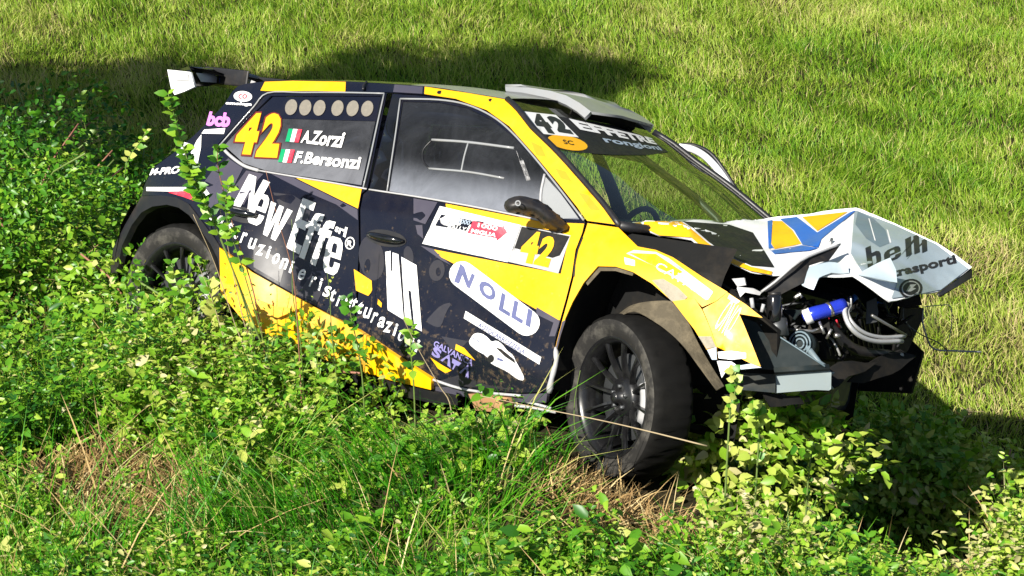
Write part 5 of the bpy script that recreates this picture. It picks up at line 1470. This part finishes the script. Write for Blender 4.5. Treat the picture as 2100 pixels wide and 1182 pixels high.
bush('bramble_bush', 'bushy bramble mound in front of the rear wheel', g3(300, 745), 0.48, 0.48, 1900, tintc=0.55, group=BG)
bush('bramble_bush', 'yellow-green bramble mound below the front of the rear wheel', g3(440, 775), 0.42, 0.42, 1600, tintc=0.6, group=BG)
bush('bramble_bush', 'bramble mound spreading below the yellow skirt', g3(640, 850), 0.45, 0.36, 1500, tintc=0.5, group=BG)
bush('bramble_bush', 'pale leafy bramble mound right of the front wheel', g3(1540, 1010), 0.45, 0.44, 2300, lf=(0.035, 0.065), tintc=0.72, group=BG)
bush('bramble_bush', 'pale leafy bramble mound at the right edge of the ditch', g3(1830, 1030), 0.45, 0.42, 2300, lf=(0.035, 0.065), tintc=0.70, group=BG)
bush('bramble_bush', 'pale bramble mound between the tyre and the ditch', g3(1690, 1020), 0.42, 0.40, 2000, lf=(0.03, 0.06), tintc=0.62, group=BG)
bush('bramble_bush', 'yellow-green bramble mound under the ditch at the right frame edge', g3(2040, 1070), 0.45, 0.32, 1500, lf=(0.03, 0.06), tintc=0.66, group=BG)

# a single leaf, used by the plants whose leaves can be told apart
def leaf_mesh(name, mat_tint, broad=0.55, n=7):
    V, F = [], []
    for i in range(n):
        t = i / (n - 1)
        w_ = broad * 0.5 * math.sin(math.pi * t ** 0.8) * (1.0 + 0.07 * (-1) ** i) if 0 < i < n - 1 else 0.004
        z = -0.22 * t * t
        V += [(t, -w_, z + 0.12 * w_), (t, 0, z), (t, w_, z + 0.12 * w_)]
    for i in range(n - 1):
        F += [(3 * i, 3 * i + 3, 3 * i + 4, 3 * i + 1), (3 * i + 1, 3 * i + 4, 3 * i + 5, 3 * i + 2)]
    me = bpy.data.meshes.new(name); me.from_pydata(V, [], F); me.materials.append(LEAF)
    at_ = me.attributes.new('tint', 'FLOAT', 'POINT'); at_.data.foreach_set('value', np.full(len(V), mat_tint, np.float32))
    me.polygons.foreach_set('use_smooth', np.ones(len(F), bool)); me.update()
    return me
LM = {k: leaf_mesh('leaf', v, b) for k, v, b in (('dark', 0.15, 0.5), ('mid', 0.40, 0.55), ('light', 0.66, 0.55), ('pale', 0.90, 0.7), ('yellow', 0.80, 0.6), ('round', 0.78, 0.95), ('roundg', 0.35, 0.95))}
def drape(px, lift=16):
    o = []
    for u, v in px:
        p = px2ground(u, v + lift)
        o.append(atw(u, v, p[1] - 0.03))
    return o
def plant(name, label, cat, stem_px, yw, rad, stem_mat, leafset=(), lsize=0.04, nleaf=0, t0=0.1, t1=1.0, group=None, dy=0.0, pairs=True, foot=True, lie=False):
    """stem traced through the air at distance yw, its foot set down on the ground"""
    n = len(stem_px)
    if foot:
        q = px2ground(stem_px[-1][0], stem_px[-1][1] + 8)
        while w2car(q)[1] > -1.02 and w2car(q)[0] > -0.8 and w2car(q)[0] < 3.3 and q[1] > 5:
            q[1] -= 0.05
        yw = q[1]
    P = [atw(u, v, yw + dy * i / max(1, n - 1)) for i, (u, v) in enumerate(stem_px)]
    if lie: P = drape(stem_px); foot = False
    if foot:
        b = P[-1].copy(); b[2] = G(b[0], b[1]) - 0.03
        if b[2] < P[-1][2] - 0.02: P.append(b)
    P = np.array(spline(P, 5))
    base = P[-1].copy()
    root = bpy.data.objects.new(name, None); COL.objects.link(root); root.location = base
    tag(root, label, cat, group)
    L = P - base
    m = len(L)
    rads = [rad * (0.35 + 0.65 * i / (m - 1)) for i in range(m)]
    V, F = tube_mesh(L, rads, 6)
    mesh_np('stem', V, F, stem_mat, root)
    for k in range(nleaf):
        t = t0 + (t1 - t0) * (k // 2 if pairs else k) / max(1, (nleaf // 2 if pairs else nleaf))
        i = min(m - 2, int(t * (m - 1)))
        a = L[i]; tg = L[i] - L[i + 1]
        tg = tg / (np.linalg.norm(tg) + 1e-9)
        az = (k // 2) * 1.4 + (math.pi if k % 2 else 0) + random.uniform(-0.5, 0.5)
        out = Vector((math.cos(az), math.sin(az) - 0.25, 0.0))
        d = (out + Vector(tg) * random.uniform(0.1, 0.9) + Vector((0, 0, random.uniform(-0.2, 0.3)))).normalized()
        up = Vector((random.uniform(-.4, .4), -0.8 + random.uniform(-.4, .4), 0.9))
        s_ = up.cross(d).normalized(); u_ = d.cross(s_)
        sz = lsize * random.uniform(0.6, 1.25) * (0.65 + 0.5 * math.sin(math.pi * min(1, 0.15 + t)))
        o = link('leaf', LM[random.choice(leafset)], root)
        M = Matrix((d, s_, u_)).transposed().to_4x4() @ Matrix.Scale(sz, 4)
        M.translation = Vector(a)
        o.matrix_local = M
    return root
SG, CG = 'saplings and tall weeds in front of the car', 'bare canes and stalks'
plant('sapling', 'young sapling with paired glossy leaves rising in front of the rear pillar', 'sapling', [(345, 193), (354, 225), (372, 290), (393, 350), (420, 410), (452, 490), (492, 590), (530, 690), (560, 760)], 7.35, 0.005, STEM, ('dark', 'mid', 'mid', 'light'), 0.050, 54, 0.02, 0.5, SG)
plant('sapling', 'leafy sapling shoot across the rear door handle', 'sapling', [(470, 380), (462, 420), (470, 470), (500, 560), (540, 700), (556, 770)], 7.3, 0.004, STEM, ('dark', 'mid', 'light'), 0.046, 36, 0.0, 0.55, SG)
plant('sapling', 'leafy sapling shoot below the rear window corner', 'sapling', [(385, 330), (400, 380), (440, 460), (480, 560), (520, 700)], 7.4, 0.004, STEM, ('dark', 'mid', 'light', 'mid'), 0.048, 44, 0.0, 0.5, SG)
plant('sapling', 'small shoot with dark leaves in front of the C pillar', 'sapling', [(448, 300), (446, 330), (455, 380), (480, 470), (520, 600), (545, 740)], 7.3, 0.004, RCANE, ('dark', 'mid'), 0.042, 18, 0.0, 0.3, SG)
plant('sapling', 'leafy shoot with pale tip above the left bushes', 'sapling', [(300, 270), (285, 295), (262, 330), (250, 400), (240, 480)], 8.2, 0.005, STEM, ('light', 'mid', 'pale'), 0.05, 20, 0.0, 0.6, SG)
plant('sapling', 'tall leafy shoot at the far left in shade', 'sapling', [(165, 195), (170, 240), (185, 300), (195, 370), (200, 450)], 8.8, 0.005, STEM, ('mid', 'light', 'dark'), 0.055, 26, 0.0, 0.6, SG)
plant('tall_weed', 'dark leafed weed below the New Effe lettering', 'weed', [(712, 610), (722, 660), (735, 720), (745, 800)], 6.85, 0.004, STEM, ('dark', 'mid', 'roundg'), 0.042, 14, 0.0, 0.6, SG)
plant('tall_weed', 'small leafy weed overlapping the last letters of the slogan', 'weed', [(846, 668), (842, 710), (846, 760), (850, 820)], 6.75, 0.004, STEM, ('mid', 'dark', 'light'), 0.045, 18, 0.0, 0.6, SG)
plant('tall_weed', 'weed with yellow-green leaves below the yellow skirt', 'weed', [(640, 690), (650, 740), (660, 800)], 6.9, 0.004, STEM, ('light', 'yellow', 'mid'), 0.05, 16, 0.0, 0.8, SG)
plant('tall_weed', 'weed with yellow-green leaves in front of the rear wheel', 'weed', [(352, 540), (365, 590), (385, 650), (400, 720)], 7.3, 0.005, STEM, ('light', 'yellow', 'mid'), 0.06, 26, 0.0, 0.8, SG)
plant('tall_weed', 'light green weed beside the rear tyre tread', 'weed', [(430, 585), (440, 630), (460, 700), (470, 760)], 7.2, 0.005, STEM, ('light', 'pale', 'mid'), 0.06, 24, 0.0, 0.8, SG)
plant('tall_weed', 'round-leafed pale weed under the bumper corner', 'weed', [(1505, 762), (1508, 795), (1503, 830), (1496, 860)], 6.15, 0.004, STEM, ('round', 'pale', 'roundg'), 0.036, 26, 0.0, 1.0, SG)
plant('tall_weed', 'broad-leafed green weed beside the front tyre', 'weed', [(1545, 835), (1552, 860), (1556, 900)], 6.1, 0.004, STEM, ('roundg', 'round', 'light'), 0.045, 24, 0.0, 1.0, SG)
plant('tall_weed', 'pale leafed weed right of centre at the ditch edge', 'weed', [(1690, 890), (1672, 915), (1660, 960)], 6.0, 0.004, STEM, ('light', 'yellow', 'roundg'), 0.045, 24, 0.0, 1.0, SG)
k = 0
for px, yw, lab, m in (
    ([(92, 142), (88, 170), (90, 222), (94, 300)], 9.4, 'pale bare grass stalk standing at the far left', CANE),
    ([(143, 118), (160, 180), (180, 260), (187, 330)], 9.4, 'thin arching stalk left of the spoiler', CANE),
    ([(185, 495), (215, 520), (235, 555), (265, 580), (340, 612), (380, 640)], 7.4, 'reddish white bramble cane curling in front of the rear bumper', CANE),
    ([(396, 440), (440, 540), (480, 660), (520, 770)], 7.0, 'brown stalk leaning from the rear arch across the yellow skirt', CANE),
    ([(445, 400), (470, 520), (495, 640), (520, 740)], 6.95, 'thin straw stem crossing the rear door', CANE),
    ([(545, 350), (570, 450), (600, 560), (612, 700)], 6.95, 'fine dark twig crossing the New lettering', RCANE),
    ([(598, 450), (602, 520), (600, 600), (618, 720)], 6.9, 'fine upright twig in front of the rear door', STEM),
    ([(668, 540), (676, 600), (680, 680), (690, 780)], 6.85, 'fine twig in front of the slogan on the rear door', STEM),
    ([(405, 540), (430, 600), (455, 680), (480, 780)], 6.95, 'tan stalk in front of the rear tyre', CANE),
    ([(820, 640), (860, 720), (900, 790), (925, 840)], 6.6, 'pale stalk leaning over the sill below the slogan', CANE),
    ([(985, 812), (1100, 836), (1230, 862), (1330, 885), (1450, 915)], 5.9, 'long dry bramble cane lying across the front wheel', CANE),
    ([(1190, 760), (1178, 830), (1185, 900), (1235, 955)], 6.0, 'thin green stalk bending in front of the front wheel', STEM),
    ([(1110, 850), (1140, 920), (1165, 990)], 5.95, 'reddish twig below the sill', RCANE),
    ([(1395, 818), (1440, 850), (1500, 905), (1540, 950)], 6.0, 'white cane rising beside the front tyre', CANE),
    ([(1560, 905), (1590, 950), (1620, 990), (1650, 1042)], 5.8, 'pale cane slanting down the pale bramble mound', CANE),
    ([(1610, 940), (1650, 985), (1690, 1035)], 5.8, 'second pale cane slanting beside the first', CANE),
    ([(1668, 830), (1674, 860), (1680, 900)], 6.0, 'short reddish twig against the dark ditch', RCANE),
    ([(1985, 835), (1970, 868), (1930, 905), (1888, 935)], 6.05, 'cut pale stalk with a root tuft beside the ditch', CANE),
    ([(2100, 938), (2040, 936), (1980, 940), (1900, 962)], 5.9, 'thin pale cane arching to the right frame edge', CANE),
    ([(1990, 870), (2040, 920), (2090, 985)], 5.95, 'crossed thin cane at the right frame edge', CANE),
    ([(1978, 965), (2010, 1005), (2055, 1065)], 5.75, 'thick tan branch end lying at the lower right', CANE),
    ([(2020, 1010), (2025, 950), (2012, 900)], 5.8, 'bent pale grass stem at the right', CANE),
    ([(1320, 1000), (1390, 930), (1450, 905)], 5.8, 'dry stem lying over the straw below the front wheel', CANE),
    ([(880, 1000), (945, 1060), (1000, 1090)], 5.7, 'pale stem lying in the lush grass', CANE),
    ([(700, 870), (760, 920), (830, 985)], 6.2, 'reddish stem lying in the weeds below the door', RCANE)):
    r_ = 0.016 if 'thick' in lab else (0.006 if 'cut' in lab or 'white cane' in lab or 'pale cane' in lab else 0.003)
    st = plant('dry_stalk', lab, 'stalk', px, yw, r_, m, group=CG, foot=k < 12 and k != 10, lie=k == 2 or k >= 12)
    if 'root tuft' in lab:
        tip = drape([(1985, 838)])[0] - np.array(st.location)
        for q in range(14):
            a = rng.normal(0, 0.5, 3)
            tube('rootlet', [tip * (0.82 + 0.015 * q), tip * (0.85 + 0.015 * q) + a * 0.06 + np.array([0.02, 0, -0.02]), tip * (0.86 + 0.015 * q) + a * 0.10 + np.array([0.03, 0, -0.07])], 0.0022, CANE, st, 4)
    k += 1
# larger pale leaves lying in the weeds
k = 0
for (u, v, sz, kind, lab) in ((1500, 1135, 0.13, 'pale', 'big pale dead leaf at the bottom edge'), (1935, 1030, 0.10, 'pale', 'big pale leaf at the lower right'), (1740, 1045, 0.07, 'pale', 'pale leaf in the middle of the right weeds'),
                              (1435, 1050, 0.07, 'yellow', 'yellow leaf on the brown straw'), (1690, 1070, 0.08, 'yellow', 'yellow leaf right of the canes'), (985, 1035, 0.07, 'light', 'bright green leaf in the lush grass'),
                              (625, 1075, 0.07, 'yellow', 'yellow-green leaf low in the grass'), (1260, 1095, 0.06, 'pale', 'white leaf in the grass below the front wheel'), (1820, 1135, 0.07, 'pale', 'pale leaf at the bottom right'), (75, 880, 0.08, 'pale', 'pale leaf at the left below the bushes'), (305, 925, 0.07, 'pale', 'white leaf above the straw patch')):
    p = px2ground(u, v + 12)
    P = atw(u, v, p[1] - 0.12)
    o = link('broad_leaf', LM[kind].copy())
    d = Vector((random.uniform(-1, 1), random.uniform(-.5, .1), random.uniform(0, .6))).normalized()
    up = Vector((random.uniform(-.3, .3), -0.9, 0.6)); s_ = up.cross(d).normalized(); u_ = d.cross(s_)
    M = Matrix((d, s_, u_)).transposed().to_4x4() @ Matrix.Scale(sz, 4); M.translation = Vector(P); o.matrix_world = M
    tag(o, lab, 'leaf', 'larger leaves lying in the weeds')

# ================================================================== roadside trees left of the frame; their crowns shade the field behind the car
def tree(label, base, zc, rad, n):
    root = bpy.data.objects.new('roadside_tree', None); COL.objects.link(root); root.location = base
    tag(root, label, 'tree', 'roadside trees left of the frame')
    hh = zc - base[2]
    V, F = tube_mesh(spline([(0, 0, -0.2), (0.05, 0.03, hh * .35), (-0.06, 0.05, hh * .7), (0, 0, hh)], 4), list(np.linspace(0.16, 0.06, 13)), 10)
    mesh_np('trunk', V, F, RCANE, root)
    for k in range(9):
        a = k * 2.4 + 0.3; r = rad * random.uniform(0.6, 0.9)
        tube('limb', [(0, 0, hh * (.55 + .04 * k)), (math.cos(a) * r * .5, math.sin(a) * r * .5, hh * (.72 + .03 * k)), (math.cos(a) * r, math.sin(a) * r, hh * (.85 + .03 * k))], 0.03, RCANE, root, 6, n=3)
    c = rng.normal(0, 1, (60, 3)); c = norm(c) * (rng.random((60, 1)) ** 0.4) * np.array([rad, rad, rad * 0.38]) + np.array([0, 0, hh])
    ci = rng.integers(0, 60, n)
    pos = c[ci] + rng.normal(0, 0.17, (n, 3))
    L = rng.uniform(0.07, 0.13, n)
    V, F, T = leaves(pos, rng.normal(0, 1, (n, 3)), rng.normal(0, 1, (n, 3)), L, L * 0.6, np.clip(rng.normal(0.3, 0.15, n), 0, 1))
    mesh_fast('crown', V, F, LEAF, T, root)
def shade_from(sx_, sy_, z):
    k = (z - 0.1) / math.tan(SUN_EL)
    x = sx_ - k * math.sin(SUN_AZ); y = sy_ - k * math.cos(SUN_AZ)
    return np.array([x, y, float(G(x, y))])
tree('tall leafy roadside tree standing beyond the left frame edge, nearer the car', shade_from(-0.55, 13.7, 6.2), 6.2, 1.30, 24000)
tree('tall leafy roadside tree standing beyond the left frame edge, farther from the car', shade_from(-2.9, 13.2, 6.4), 6.4, 1.20, 22000)
